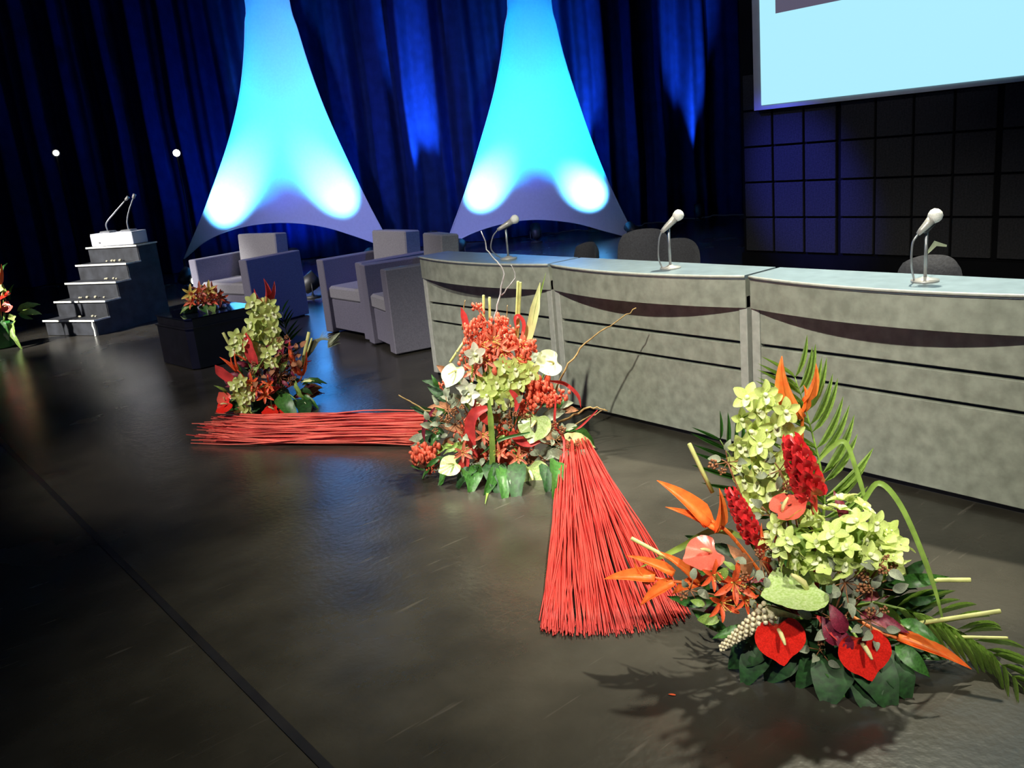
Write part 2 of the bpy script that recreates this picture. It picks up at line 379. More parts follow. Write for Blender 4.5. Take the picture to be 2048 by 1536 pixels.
# plain lamps seen beside the leftmost armchair
par((4.28, 12.3, 0), (1.5, 8, 2.2), 25, (1, 1, 1), 30, 'floor spotlight with a white lens left of the leftmost armchair', lens='whiteled', rad=.07)
par((4.95, 10.15, 0), (6.8, 9.3, 1.6), 150, (.2, .5, 1), 40, 'black floor spotlight on the floor between the leftmost and middle armchairs', rad=.11)
for (cx, lab) in ((575, 'added blue fill floodlight on the floor behind the left sail'), (1080, 'added blue fill floodlight on the floor behind the right sail'), (260, 'added blue fill floodlight on the floor left of the left sail')):
    p = sp_(cx, 500); p = V((p.x, p.y, 0)) + sn * .45
    if cx == 260: p = p + sd * 1.6
    par(p, V((p.x, p.y, 2.4)) + sn * 1.3, 120 if cx == 260 else 330, (.0, .06, 1), 140, lab)  # added hidden floodlights that spread a blue glow on the curtain
CU = (.03, .22, 1)
def curt(px): return on_plane(px, 100, c0 - sn * .2, sn)
for px, pw, lab in ((823, 420, 'floor spotlight raking the curtain between the two sails'), (1158, 240, 'floor spotlight raking the curtain under the right sail'), (1378, 230, 'floor spotlight raking the curtain near the tiled wall')):
    t = curt(px); f_ = V((t.x, t.y, 0)) - sn * .27
    par(f_, V((f_.x, f_.y, 1.9)) + sn * .30, pw * 30, CU, 24, lab)

# two small white lamps on the left
for (px, py, lab) in ((353, 306, 'small bright white lamp before the dark curtain, nearest the left sail'), (112, 306, 'small bright white lamp before the dark curtain at far left')):
    p = on_plane(px, py, SA + sn * 1.0, sn)
    e = empty('stand_lamp', (p.x, p.y, 0), lab, 'lamp', 'white lamps before the dark curtain')
    link('pole', MB().tube([(p.x, p.y, 0.02), (p.x, p.y, p.z - .06)], .012, 6).mesh('pole', 'black'), e)
    link('base', MB().lathe([(.18, 0), (.18, .015), (.02, .03)], 14, TR(p.x, p.y)).mesh('base', 'black'), e)
    d = (CAM - p).normalized(); mw = Matrix.Translation(p) @ d.to_track_quat('Z', 'Y').to_matrix().to_4x4()
    link('housing', MB().lathe([(.03, -.12), (.06, -.1), (.066, .0), (.058, .0)], 14, mw).mesh('housing', 'can'), e)
    r_ = .062 if px > 200 else .05
    link('lens', MB().lathe([(.004, .002), (r_ * .9, .002), (r_ * .9, .012), (.004, .02)], 14, mw).mesh('lens', 'whiteled'), e)

# ------------------------------------------------------------------ conference desks
def desk(y0, y1, label):
    """front panel plane x = 3.5, from y0 (right) to y1 (left), facing -x"""
    e = empty('conference_desk', (3.5, (y0 + y1) / 2, 0), label, 'desk', 'curved marbled conference desks in a row')
    a, c = y0 + .008, y1 - .008; L = c - a
    link('plinth', MB().box((3.53, a, 0), (3.9, c, .03)).mesh('plinth', 'dark', False), e)
    link('backing', MB().box((3.535, a + .01, .03), (3.57, c - .01, .86)).mesh('backing', 'dark', False), e)
    for (z0, z1) in ((.03, .415), (.432, .552), (.569, .80)):
        link('front_panel', MB().box((3.5, a + .046, z0), (3.534, c - .046, z1), bev=.003).mesh('front_panel', 'laminate', False), e)
    for yy in (a, c - .045): link('stile', MB().box((3.495, yy, .03), (3.536, yy + .045, .80), bev=.003).mesh('stile', 'stile', False), e)
    # bowed fascia and top
    n = 24; bow = lambda u: .10 * (1 - (2 * u - 1) ** 2)
    fr = [(3.49 - bow(i / n), a + L * i / n) for i in range(n + 1)]
    poly = fr + [(x + .035, y_) for x, y_ in reversed(fr)]
    link('fascia', MB().prism(poly[::-1], .742, .883).mesh('fascia', 'laminate', False), e)
    under = fr[1:-1] + [(3.54, c - .03), (3.54, a + .03)]
    topp = [(x - .006, y_) for x, y_ in fr] + [(3.74, c), (3.74, a)]
    link('desk_top', MB().prism(topp[::-1], .8835, .902).mesh('desk_top', 'desktop', False), e)
    link('edge_strip', MB().tube([(x - .006, y_, .895) for x, y_ in fr], .0075, 6).mesh('edge_strip', 'stile'), e)
    link('writing_surface', MB().box((3.745, a, .715), (4.25, c, .74), bev=.004).mesh('writing_surface', 'desktop', False), e)
    for yy in (a + .01, c - .04): link('end_panel', MB().box((3.58, yy, 0), (4.2, yy + .03, .714)).mesh('end_panel', 'dark', False), e)
    link('riser_panel', MB().box((3.71, a, .7405), (3.735, c, .883)).mesh('riser', 'dark', False), e)
desk(3.955, 5.37, 'grey marbled curved desk, the leftmost section, next to the armchairs')
desk(2.54, 3.945, 'grey marbled curved desk, the second section from the left')
desk(1.125, 2.53, 'grey marbled curved desk, the nearest section, behind the tall front flowers')

# ------------------------------------------------------------------ table microphones
def mic(base, head, tail, clip, cab, label, sc_=1.0, lever=False):
    bx, by, bz = base
    e = empty('table_microphone', base, label, 'microphone', 'microphones on stands along the desks')
    link('stand_base', MB().lathe([(.055, 0), (.055, .008), (.02, .014), (.012, .02)], 20, Matrix.Translation(V(base))).mesh('stand_base', 'micbody'), e)
    link('pole', MB().tube([V(base) + V((0, 0, .015)), clip], .007, 8).mesh('pole', 'metal'), e)
    link('clip', MB().tube([clip - (head - tail).normalized() * .02, clip + (head - tail).normalized() * .03], .018, 8).mesh('clip', 'dark'), e)
    d = (head - tail).normalized()
    link('microphone_body', MB().tube([tail, tail + d * .02, tail.lerp(head, .5), head - d * .012], [.009, .013, .016, .021], 12).mesh('body', 'micbody'), e)
    link('grille', MB().lathe([(.020, -.022), (.027, -.008), (.029, .006), (.024, .02), (.012, .028), (.002, .03)], 16, Matrix.Translation(head) @ d.to_track_quat('Z', 'Y').to_matrix().to_4x4()).mesh('grille', 'grille'), e)
    link('cable', MB().tube(bez([tail] + cab, 6), .0045, 6).mesh('cable', 'metal'), e)
    if lever: link('lever', MB().ribbon([clip - V((0, 0, .11)), clip + (-CY * .02 + CX * .03).normalized() * .045 - V((0, 0, .09)), clip + CX * .085 - V((0, 0, .075))], [.004, .012, .004], -FW, .2).mesh('lever', 'eucal'), e)  # small grey-green leaf shape, attached to the microphone stand
def mk_mic(bpx, headpx, tailpx, clippx, cabpx, label, **k):
    p0 = ground(bpx[0], bpx[1], .902); p0.x = 3.69 if p0.x > 3.69 else p0.x
    n_ = V((FW.x, FW.y, 0)).normalized(); q = lambda c, o=0: on_plane(c[0], c[1], p0 - n_ * o, n_)
    cp = q(clippx); cp.x, cp.y = p0.x, p0.y
    mic(p0, q(headpx, .02), q(tailpx, .02), cp, [q(c, .02) for c in cabpx] + [V((p0.x - .03, p0.y + .03, .906))], label, **k)
mk_mic((1017, 518), (1029, 439), (995, 460), (1010, 452), [(985, 475), (983, 500)], 'table microphone on the leftmost curved desk')
mk_mic((1341, 537), (1356, 431), (1323, 464), (1340, 450), [(1318, 480), (1317, 515)], 'table microphone on the middle desk, before the black chairs')
mk_mic((1850, 563), (1870, 432), (1836, 468), (1854, 455), [(1825, 488), (1823, 530)], 'table microphone on the nearest desk, right of the photo', lever=True)

# ------------------------------------------------------------------ black chairs behind the desks
def office_chair(loc, rz, top, wid, label, arms=False):
    mw = TR(loc[0], loc[1], 0, rz)
    e = empty('conference_chair', mw, label, 'chair', 'black chairs behind the desks')
    sh = top - .95
    def B(name, mb, m_): return link(name, mb.mesh(name, m_), e, mw)
    # rounded backrest, curved
    vs = []; fs = []; nu, nv = 16, 12; w2 = wid / 2; hh = .44
    def outline(u, v):
        a = 2 * u - 1; bq = 2 * v - 1; k = (1 - .20 * abs(bq) ** 4 - .0 * bq); l = (1 - .16 * abs(a) ** 3)
        return a * w2 * k, .93 + sh - hh / 2 + bq * hh / 2 * l
    for side in (0, 1):
        for j in range(nv + 1):
            for i in range(nu + 1):
                yv, zv = outline(i / nu, j / nv); a = 2 * i / nu - 1; bq = 2 * j / nv - 1
                th = .032 * (1 - max(abs(a), abs(bq)) ** 6)
                x_ = .20 - .07 * a * a + (zv - .7) * .12 + (th if side else -th); vs.append((x_, yv, zv))
    N_ = (nu + 1) * (nv + 1)
    for j in range(nv):
        for i in range(nu):
            a = j * (nu + 1) + i; fs.append((a, a + nu + 1, a + nu + 2, a + 1)); fs.append((N_ + a, N_ + a + 1, N_ + a + nu + 2, N_ + a + nu + 1))
    B('backrest', MB().add(vs, fs), 'office')
    B('seat', MB().box((-.24, -.23, .43), (.22, .23, .50), bev=.03), 'office')
    B('back_bracket', MB().tube([(.1, 0, .44), (.24, 0, .46), (.26, 0, .62 + sh)], .015, 8), 'dark')
    for sy in (-1, 1):
        B('leg', MB().tube([(-.2, sy * .2, .43), (-.24, sy * .24, 0.01)], .011, 8), 'chrome')
        B('leg', MB().tube([(.18, sy * .2, .43), (.26, sy * .24, 0.01)], .011, 8), 'chrome')
        if arms: B('armrest', MB().tube([(.14, sy * .26, .46), (.10, sy * .29, .64), (-.16, sy * .29, .68), (-.2, sy * .27, .50), (.0, sy * .26, .45)], .012, 8), 'chrome')
office_chair((4.50, 4.21), .2, .97, .44, 'large black chair with chrome armrests behind the middle desk', True)
office_chair((4.85, 5.22), -.2, .81, .34, 'small black chair left of the large chair behind the desks')
office_chair((5.25, 4.50), .5, .80, .38, 'black chair just right of the large armed chair')
office_chair((4.28, 2.10), .05, .885, .345, 'black chair behind the nearest desk, beside its microphone')

# ------------------------------------------------------------------ armchairs (face -x in local axes)
def armchair(x, y, rz, w_, d_, label):
    mw = TR(x, y, 0, rz)
    e = empty('armchair', mw, label, 'armchair', 'boxy grey armchairs')
    P_ = lambda n, mb, m_='chairfab': link(n, mb.mesh(n, m_, False), e, mw)
    t = .13; hw = w_ / 2
    P_('arm', MB().box((0, -hw, .012), (d_, -hw + t, .725), bev=.008)); P_('arm', MB().box((0, hw - t, .012), (d_, hw, .725), bev=.008))
    P_('base', MB().box((.04, -hw + t + .002, .05), (d_ - .02, hw - t - .002, .34), bev=.006))
    P_('seat_cushion', MB().box((.02, -hw + t + .004, .342), (d_ - .2, hw - t - .004, .47), bev=.02), 'seatfab')
    tilt = Matrix.Translation((d_ - .2, 0, .36)) @ Matrix.Rotation(math.radians(4), 4, 'Y')
    bw = min(hw - t - .006, .34)
    P_('backrest', MB().box((0, -bw, .0), (.17, bw, .575), mtx=tilt, bev=.012), 'seatfab')
    for sx in (.05, d_ - .09):
        for sy in (-hw + .03, hw - .08): P_('foot', MB().box((sx, sy, 0), (sx + .04, sy + .04, .0115)), 'dark')
armchair(3.50, 9.36, math.radians(13), 1.05, .72, 'boxy grey armchair behind the black coffee table')
armchair(3.90, 7.385, math.radians(0), .88, .74, 'boxy grey armchair in the middle of the three')
armchair(3.775, 6.565, math.radians(-12.5), .70, .74, 'boxy grey armchair right against the left end of the desks')

# ------------------------------------------------------------------ coffee table and what stands on it
tm = TR(2.44, 7.46, 0, math.radians(5))
ct = empty('coffee_table', tm, 'low black cube coffee table with a glossy top', 'table')
def oct_(x0, y0, x1, y1, c): return [(x0 + c, y0), (x1 - c, y0), (x1, y0 + c), (x1, y1 - c), (x1 - c, y1), (x0 + c, y1), (x0, y1 - c), (x0, y0 + c)]
link('body', MB().prism(oct_(0, 0, .68, .68, .05), .01, .355).mesh('body', 'tbl', False), ct, tm)
link('rim', MB().prism(oct_(-.012, -.012, .692, .692, .055), .357, .368).mesh('rim', 'tbl', False), ct, tm)
link('top_slab', MB().prism(oct_(.01, .01, .67, .67, .05), .370, .438).mesh('top_slab', 'tbl', False), ct, tm)
link('glass_top', MB().prism(oct_(.0, .0, .68, .68, .05), .4385, .448).mesh('glass_top', 'gloss', False), ct, tm)

# ------------------------------------------------------------------ stairs block used as lectern
st = TR(2.42, 10.44, 0, math.atan2(.42, .89))       # local x = depth, local y = width (to the left)
ss = empty('stage_steps', st, 'black five-step stair block with pale worn edges, at the left', 'stairs')
W_, Dp, Rr = .84, .195, .182
for i in range(5):
    link('riser', MB().box((i * Dp + .012, .01, max(.005, i * Rr - .02)), (i * Dp + .03, W_ - .01, (i + 1) * Rr - .022)).mesh('riser', 'stair', False), ss, st)
    dd = Dp + .03 if i < 4 else .32
    link('tread', MB().box((i * Dp, 0, (i + 1) * Rr - .02), (i * Dp + dd, W_, (i + 1) * Rr), bev=.004).mesh('tread', 'stair', False), ss, st)
    link('nosing', MB().box((i * Dp - .008, -.004, (i + 1) * Rr - .018), (i * Dp + .0, W_ + .004, (i + 1) * Rr + .002)).box((i * Dp - .008, -.010, (i + 1) * Rr - .016), (i * Dp + dd - .01, -.003, (i + 1) * Rr + .002)).mesh('nosing', 'nose', False), ss, st)
for yy in (.0, W_ - .02):
    poly = [(.02, .0)]
    for i in range(5): poly += [(i * Dp + .02, (i + 1) * Rr - .021), ((i + 1) * Dp + .02 if i < 4 else 1.08, (i + 1) * Rr - .021)]
    poly += [(1.08, 0)]
    vs = [(x_, yy + .002, z_) for x_, z_ in poly] + [(x_, yy + .018, z_) for x_, z_ in poly]; nn = len(poly)
    link('side_panel', MB().add(vs, [tuple(range(nn)), tuple(range(2 * nn - 1, nn - 1, -1))] + [(i, nn + i, nn + (i + 1) % nn, (i + 1) % nn) for i in range(nn)]).mesh('side', 'stair', False), ss, st)
rb = R
for i in range(4):
    for k in range(5 if i % 2 else 4):
        x_ = i * Dp + .17 + rb.uniform(-.02, .005); y_ = .12 + rb.random() * .55; s_ = rb.uniform(.012, .020)
        o = link('pebble', MB().ball((0, 0, 0), s_, 7, 5, (1, 1.2, .8)).mesh('pebble', 'pebble'), None, st @ Matrix.Translation((x_, y_, (i + 1) * Rr + s_ * .8)))
        tag(o, 'small pale pebble lying on a tread of the black steps, %s' % ('lowest tread', 'second lowest tread', 'third tread up', 'fourth tread up')[i], 'pebble', 'pebbles on the %s' % ('lowest tread', 'second lowest tread', 'third tread up', 'fourth tread up')[i])
o = link('ribbon', MB().ribbon([st @ V(q) for q in ((-.012, .02, .17), (-.02, .015, .12), (-.022, .0, .07), (-.03, -.005, .004))], [.006, .01, .007, .009], (-1, -1, 0), .1).mesh('ribbon', 'nose'))
tag(o, 'thin pale ribbon hanging from the lowest black step to the floor', 'ribbon')
bxm = st @ TR(.80, .06, 5 * Rr + .001, math.radians(3))
e = empty('control_box', bxm, 'white rectangular box on top of the black steps', 'box')
link('case', MB().box((0, 0, .004), (.24, .66, .145), bev=.008).mesh('case', 'whitebox', False), e, bxm)
link('lid', MB().box((.004, .004, .146), (.236, .656, .152), bev=.002).mesh('lid', 'whitebox', False), e, bxm)
link('knob', MB().tube([(-.001, .52, .05), (-.01, .52, .05)], .012, 10).mesh('knob', 'micbody'), e, bxm)
for (yy, lean, lab) in ((.46, -.34, 'leaning gooseneck microphone, the left of the two on the white box'), (.13, -.10, 'upright gooseneck microphone, the right of the two on the white box')):
    bp_ = bxm @ V((.10, yy, .153)); g_ = empty('gooseneck_microphone', bp_, lab, 'microphone', 'gooseneck microphones on the white box')
    link('foot', MB().box((-.06, -.08, 0), (.06, .08, .022), bev=.008).mesh('foot', 'metal', False), g_, Matrix.Translation(bp_) @ Matrix.Rotation(.5, 4, 'Z'))
    pts = [bp_ + V((0, 0, .02)), bp_ + V((0, 0, .11)), bp_ + CX * (-lean * .35) + V((0, 0, .23)), bp_ + CX * (-lean * .85) + V((0, 0, .385))]
    if lean > -.2: pts = [bp_ + V((0, 0, .02)), bp_ + V((.0, 0, .11)), bp_ + CX * .05 + V((0, 0, .24)), bp_ + CX * .13 + V((0, 0, .385))]
    pts = bez(pts, 5)
    link('gooseneck', MB().tube(pts, .009, 8).mesh('neck', 'metal'), g_)
    link('capsule', MB().tube([pts[-1], pts[-1] + (pts[-1] - pts[-2]).normalized() * .05], [.017, .02], 10).mesh('capsule', 'micbody'), g_)

#@@FLOWERS@@
# ================================================================== FLOWERS
def ell(m_=7, w_=.5, p=.8):
    return [w_ * (math.sin(math.pi * (i / m_) ** p) ** .9 if 0 < i < m_ else .02) for i in range(m_ + 1)]
# --- shared small meshes, unit size: tip along +Y, face along +Z
def m_spathe(name, m_, cup=.22, seed=1):
    r = random.Random(seed); mb = MB(); n = 28; rings = 5; c = V((0, -.18, 0)); vs = [c]; ph = r.random() * 6
    n = 40
    for k in range(1, rings + 1):
        for i in range(n):
            t = 2 * math.pi * i / n; tt = t if t < math.pi else 2 * math.pi - t
            x = .5 * math.sin(t) * (1 + .06 * math.sin(tt) ** 2); yy = -.46 * math.cos(t) + .20 * math.exp(-(tt / .42) ** 2) + .13 * math.exp(-((tt - math.pi) / .28) ** 2)
            f = k / rings; p = V((x * f, -.18 + (yy + .18) * f, 0)); rr = (V((x, yy + .18, 0)).length) * f
            p.z = cup * rr * rr + .03 * math.sin(3 * t + ph) * f * f + (.015 if i % 4 == 0 else 0) * f; vs.append(p)
    fs = [(0, 1 + i, 1 + (i + 1) % n) for i in range(n)]
    for k in range(rings - 1):
        for i in range(n): a = 1 + k * n + i; b_ = 1 + k * n + (i + 1) % n; fs.append((a, a + n, b_ + n, b_))
    return mb.add(vs, fs).mesh(name, m_)
def m_spadix(name, m_):
    return MB().tube([(0, -.15, 0), (0, -.10, .16), (0, .0, .30), (0, .09, .40)], [.045, .055, .05, .025], 8).mesh(name, m_)
def petal_strip(mb, ang, L, w_, lift, curl, cup=.2, twist=0, m_=6, mi=0, shape=.8, start=0.04):
    d = V((math.sin(ang), math.cos(ang), 0)); pts = []; 
    for i in range(m_ + 1):
        t = i / m_; pts.append(d * (start + L * t * (1 - .15 * curl * t)) + V((0, 0, lift * L * t + curl * L * t * t * -.5)))
    mb.cur = mi; mb.ribbon(pts, [w_ * max(.06, math.sin(math.pi * min(1, (i + .15) / (m_ + .15)) ** shape)) ** .62 for i in range(m_ + 1)], V((0, 0, 1)), cup); mb.cur = 0
def m_orchid(name, seed, mats=('lime', 'limepale')):
    r = random.Random(seed); mb = MB()
    for k in range(5):
        a = k * 2 * math.pi / 5 + r.uniform(-.12, .12); petal_strip(mb, a, .5 * r.uniform(.92, 1.05), .17, .35 + r.uniform(-.1, .12), .35, .18)
    petal_strip(mb, math.pi, .34, .12, .9, .9, .35, mi=1)
    mb.cur = 1; mb.ball((0, 0, .09), .085, 7, 5, (1, 1, 1.3)); mb.cur = 0
    return mb.mesh(name, list(mats))
def m_floret(name, seed, mats=('lime', 'limepale')):
    r = random.Random(seed); mb = MB()
    for k in range(4): petal_strip(mb, k * math.pi / 2 + r.uniform(-.1, .1), .46, .24, .25 + r.uniform(-.1, .1), .2, .12, m_=4, shape=.75)
    mb.cur = 1; mb.ball((0, 0, .03), .05, 5, 3); mb.cur = 0
    return mb.mesh(name, list(mats))
ORC = [m_orchid('orchid_bloom', i) for i in range(4)]; FLO = [m_floret('floret', i) for i in range(3)]
WORC = m_orchid('white_bloom', 9, ('white', 'limepale'))
SPA = {k: (m_spathe('spathe', v, c, s_), m_spadix('spadix', 'spadix')) for k, v, c, s_ in (('red', 'redspathe', .25, 1), ('salmon', 'salmon', .35, 2), ('lime', 'limespathe', .2, 3), ('pale', 'palespathe', .45, 4))}
def m_petal(name, m_, w_=.14, curl=.8):
    mb = MB(); petal_strip(mb, 0, 1, w_, .75, curl, .15, m_=7); return mb.mesh(name, m_)
PET = {k: m_petal('petal', v) for k, v in (('lily', 'lily'), ('yellow', 'yellow'), ('coral', 'corallight'))}
def m_bract(name, m_, fat=.16):
    mb = MB(); n = 8; pts = [V((0, i / n, .10 * math.sin(math.pi * i / n * .9))) for i in range(n + 1)]
    mb.ribbon(pts, [fat * (1 - (i / n) ** 1.6) * (.55 + .45 * min(1, i / 2)) + .004 for i in range(n + 1)], V((0, 0, 1)), .62)
    mb.tube([V((0, i / n, .10 * math.sin(math.pi * i / n * .9) + fat * .35 * (1 - i / n))) for i in range(n + 1)], [fat * .5 * (1 - i / n) + .004 for i in range(n + 1)], 6)
    return mb.mesh(name, m_)
BRA = {'orange': m_bract('bract', 'orange'), 'orangered': m_bract('bract', 'orangered', .13), 'redb': m_bract('bract', 'pinkleaf', .15)}
GSC = MB(); petal_strip(GSC, 0, 1, .42, .5, .9, .35, m_=4); GSC = GSC.mesh('scale', 'ginger')
LFT = MB(); LFT.ribbon([V((0, i / 6, -.12 * (i / 6) ** 2)) for i in range(7)], ell(6, .5, .75), V((0, 0, 1)), .25); LFT = LFT.mesh('leaflet', 'leaflight')
LFTD = MB(); LFTD.ribbon([V((0, i / 6, -.12 * (i / 6) ** 2)) for i in range(7)], ell(6, .5, .75), V((0, 0, 1)), .25); LFTD = LFTD.mesh('leaflet', 'leaf')
def m_leaf(name, m_, m2=None, w_=.24, droop=.25, wav=.03, seed=0):
    r = random.Random(seed); mb = MB(); n = 9; pts = [V((0, i / n, .12 * math.sin(math.pi * i / n) - droop * (i / n) ** 2)) for i in range(n + 1)]
    wd = [w_ * 2 * q for q in ell(n, .5, .78)]
    mb.ribbon(pts, wd, V((0, 0, 1)), .12, mid=1 if m2 else None)
    for q in range(len(mb.v)): mb.v[q].z += wav * math.sin(q * 1.7 + seed)
    return mb.mesh(name, [m_, m2] if m2 else m_)
LEAF = {'dark': m_leaf('leaf', 'leafdark', w_=.21, seed=1), 'mid': m_leaf('leaf', 'leaf', w_=.18, seed=2), 'light': m_leaf('leaf', 'leaflight', w_=.2, seed=3), 'var': m_leaf('leaf', 'leaf', 'varieg', w_=.22, seed=4),
        'grey': m_leaf('leaf', 'eucal', w_=.30, droop=.1, seed=5), 'burg': m_leaf('leaf', 'burg', w_=.2, seed=6), 'red': m_leaf('leaf', 'pinkleaf', w_=.17, seed=7), 'brown': m_leaf('leaf', 'brown', w_=.3, seed=8)}
SEED = MB()
for i in range(9):
    a_ = i * 2.4; SEED.ball((.35 * math.cos(a_) * (i / 9) ** .5, .35 * math.sin(a_) * (i / 9) ** .5, .1 * (i % 3)), .12, 5, 3)
SEEDB = SEED.mesh('seeds', 'brown')

class Arr:
    """one arrangement: foam block on the floor, everything else grows out of it"""
    def __init__(s, base, label, cat='flowers', group=None, core=(.12, .12, .09), z0=0.0):
        s.B = V(base); s.h = V((s.B.x, s.B.y, 0)).normalized(); s.side = V((s.h.y, -s.h.x, 0)); s.z0 = z0
        s.e = empty('flower_arrangement', s.B, label, cat, group)
        s.core = s.B + V((0, 0, core[2] * .9)); s.cr = core
        mb = MB(); mb.lathe([(core[0] * .9, .002), (core[0], .02), (core[0] * .9, core[2]), (core[0] * .55, core[2] * 1.5), (.01, core[2] * 1.6)], 18, Matrix.Translation(s.B)); link('foam_block', mb.mesh('foam_block', 'foam'), s.e)
    def P(s, px, py, off=0.0):
        p = on_plane(px, py, s.B - s.h * off, s.h)
        if p.z < s.z0 + .012: p = ground(px, py, s.z0 + .012)
        return p
    def root(s, p=None, k=.5):
        q = s.core + V((0, 0, s.cr[2] * .3)); 
        if p is not None:
            d = V((p.x - s.B.x, p.y - s.B.y, 0)); d = d.normalized() * min(d.length * k, s.cr[0] * .8) if d.length > 1e-4 else d; q = q + d
        return q
    def px_m(s, px): return px * (s.B - CAM).dot(FW) / F
    def stem(s, name, pts, r_, m_): return link(name, MB().tube(pts, r_, 6).mesh(name, m_), s.e)
    def anthurium(s, px, py, wpx, kind, tip=(0, 1), face=(0, 0), off=.1):
        """tip: direction of the point in the picture (x right, y down); face: lean of the face away from the viewer"""
        p = s.P(px, py, off); w_ = s.px_m(wpx); r0 = s.root(p)
        st_ = s.stem('anthurium', bez([r0, (r0 + p) / 2 + V((0, 0, .03)) - s.h * .01, p + s.h * .012], 4), .0045, 'leaflight')
        t = CX * tip[0] + CY * tip[1]; n_ = (-FW + CX * face[0] + CY * face[1])
        mw = basis(p, t, n_, w_); link('spathe', SPA[kind][0], st_, mw); link('spadix', SPA[kind][1], st_, mw @ Matrix.Scale(.9, 4))
    def blooms(s, name, pts, wpx, meshes, off=.06, stem_m='leaflight', sub='orchid_bloom', jit=.5, offs=None):
        P3 = [s.P(x, y, (offs[i] if offs else off) + R.uniform(-.02, .03)) for i, (x, y) in enumerate(pts)]
        r0 = s.root(P3[-1]); top = sum(P3, V()) / len(P3); hi = max(P3, key=lambda q: q.z)
        line = bez([r0, (r0 + top) / 2 + s.h * .01, top + s.h * .04, hi + s.h * .02], 4); mb = MB(); mb.tube(line, .005, 6)
        for p in P3:
            q = min(line, key=lambda l: (l - p).length - .3 * l.z * 0); mb.tube([q, (q + p) / 2 + V((0, 0, .01)), p + s.h * .004], .0022, 5)
        st_ = link(name, mb.mesh(name, stem_m), s.e); w_ = s.px_m(wpx)
        for p in P3:
            n_ = -FW + V((R.uniform(-jit, jit), R.uniform(-jit, jit), R.uniform(-.1, jit))); a = R.uniform(-.6, .6)
            link(sub, R.choice(meshes), st_, basis(p, V((math.sin(a), 0, math.cos(a))), n_, w_ * R.uniform(.88, 1.1)))
        return st_
    def head(s, px, py, rpx, fpx, meshes, off=.08, n_=34, squash=1.0, name='hydrangea_head'):
        """dome of florets"""
        c = s.P(px, py, off); r_ = s.px_m(rpx); r0 = s.root(c); mb = MB(); mb.tube(bez([r0, (r0 + c) / 2, c], 3), .006, 6); mb.ball(c, r_ * .6, 10, 6, (1, 1, squash))
        st_ = link(name, mb.mesh(name, 'leaflight'), s.e)
        for i in range(n_):
            z_ = 1 - (i + .5) / n_ * 1.55; rr = math.sqrt(max(0, 1 - z_ * z_)); a = i * 2.39996
            d = (-FW * z_ + CX * rr * math.cos(a) + CY * rr * math.sin(a) * squash + V((0, 0, .15))); p = c + d * r_ * R.uniform(.84, 1.05)
            link('floret', R.choice(meshes), st_, basis(p, V((R.uniform(-1, 1), R.uniform(-1, 1), .4)), d + V((R.uniform(-.4, .4), R.uniform(-.4, .4), .3)), s.px_m(fpx) * R.uniform(.85, 1.2)))
    def heliconia(s, stem_px, bracts, kind='orange', off=.08, rr=.0055):
        """stem_px: pixel points of the stem; bracts: (base px, tip px, fatness)"""
        pts = [s.P(x, y, off) for x, y in stem_px]; r0 = s.root(pts[0])
        st_ = s.stem('heliconia', bez([r0] + pts, 5), rr, kind if kind in M else 'orange')
        for (b_, t_, fat) in bracts:
            p = s.P(*b_, off); q = s.P(*t_, off + R.uniform(-.01, .02)); L_ = (q - p).length
            up = V((0, 0, 1)) if abs((q - p).normalized().z) < .8 else -s.side * (1 if (q - p).dot(s.side) < 0 else -1)
            link('bract', BRA[kind], st_, basis(p, q - p, up - FW * .9, (L_ * fat * 1.35, L_, L_ * fat * 1.2)))
    def ginger(s, base, tip, wpx, off=.12, n_=46):
        p, q = s.P(*base, off), s.P(*tip, off + .02); ax = (q - p); L_ = ax.length; ax.normalize(); w_ = s.px_m(wpx) / 2
        st_ = s.stem('ginger_flower', bez([s.root(p), p, p.lerp(q, .4), q], 4), [.008] * 5 + [.012] * 4 + [.010] * 3 + [.004], 'ginger') if False else link('ginger_flower', MB().tube([s.root(p), p, p.lerp(q, .5), q], [.008, .010, w_ * .5, .004], 8).mesh('ginger', 'ginger'), s.e)
        a0 = ax.orthogonal().normalized(); b0 = ax.cross(a0)
        for i in range(n_):
            t = (i / n_) ** .9; a = i * 2.39996; pr_ = w_ * (math.sin(math.pi * min(1, .12 + t * .86)) ** .6) * .62; d = a0 * math.cos(a) + b0 * math.sin(a)
            link('bract', GSC, st_, basis(p + ax * L_ * t * .93 + d * pr_ * .6, ax + d * (.55 - .3 * t), d, w_ * (.95 - .35 * t)))
    def palm(s, pts_px, length, n_=16, off=-.05, mesh=None, spread=1.0, wid=.06, sides=(-1, 1), nrm=None):
        pts = bez([s.P(x, y, off) for x, y in pts_px], 8); r0 = s.root(pts[0])
        if (r0 - pts[0]).length > .05: path = bez([r0, pts[0]], 3)[:-1] + pts
        else: path = pts
        mb = MB(); m_ = len(path); mb.tube(path, [.006 * (1 - .8 * i / m_) for i in range(m_)], 6); st_ = link('palm_frond', mb.mesh('palm_frond', 'leaflight'), s.e)
        nn = V(nrm) if nrm is not None else -FW
        for k in range(n_):
            f = k / (n_ - 1); i = int(f * (len(pts) - 1)); p = pts[i]; t = (pts[min(i + 1, len(pts) - 1)] - pts[max(0, i - 1)]).normalized(); sdv = t.cross(nn).normalized()
            for sg in sides:
                L_ = length * (.55 + .45 * math.sin(math.pi * min(1, .15 + f * .8))) * R.uniform(.9, 1.08)
                d = t * (.75 + .6 * f) + sdv * sg * spread + V((R.uniform(-.06, .06), R.uniform(-.06, .06), R.uniform(-.06, .06)))
                link('leaflet', mesh or LFT, st_, basis(p, d, nn, (L_ * wid * 2, L_, L_)))
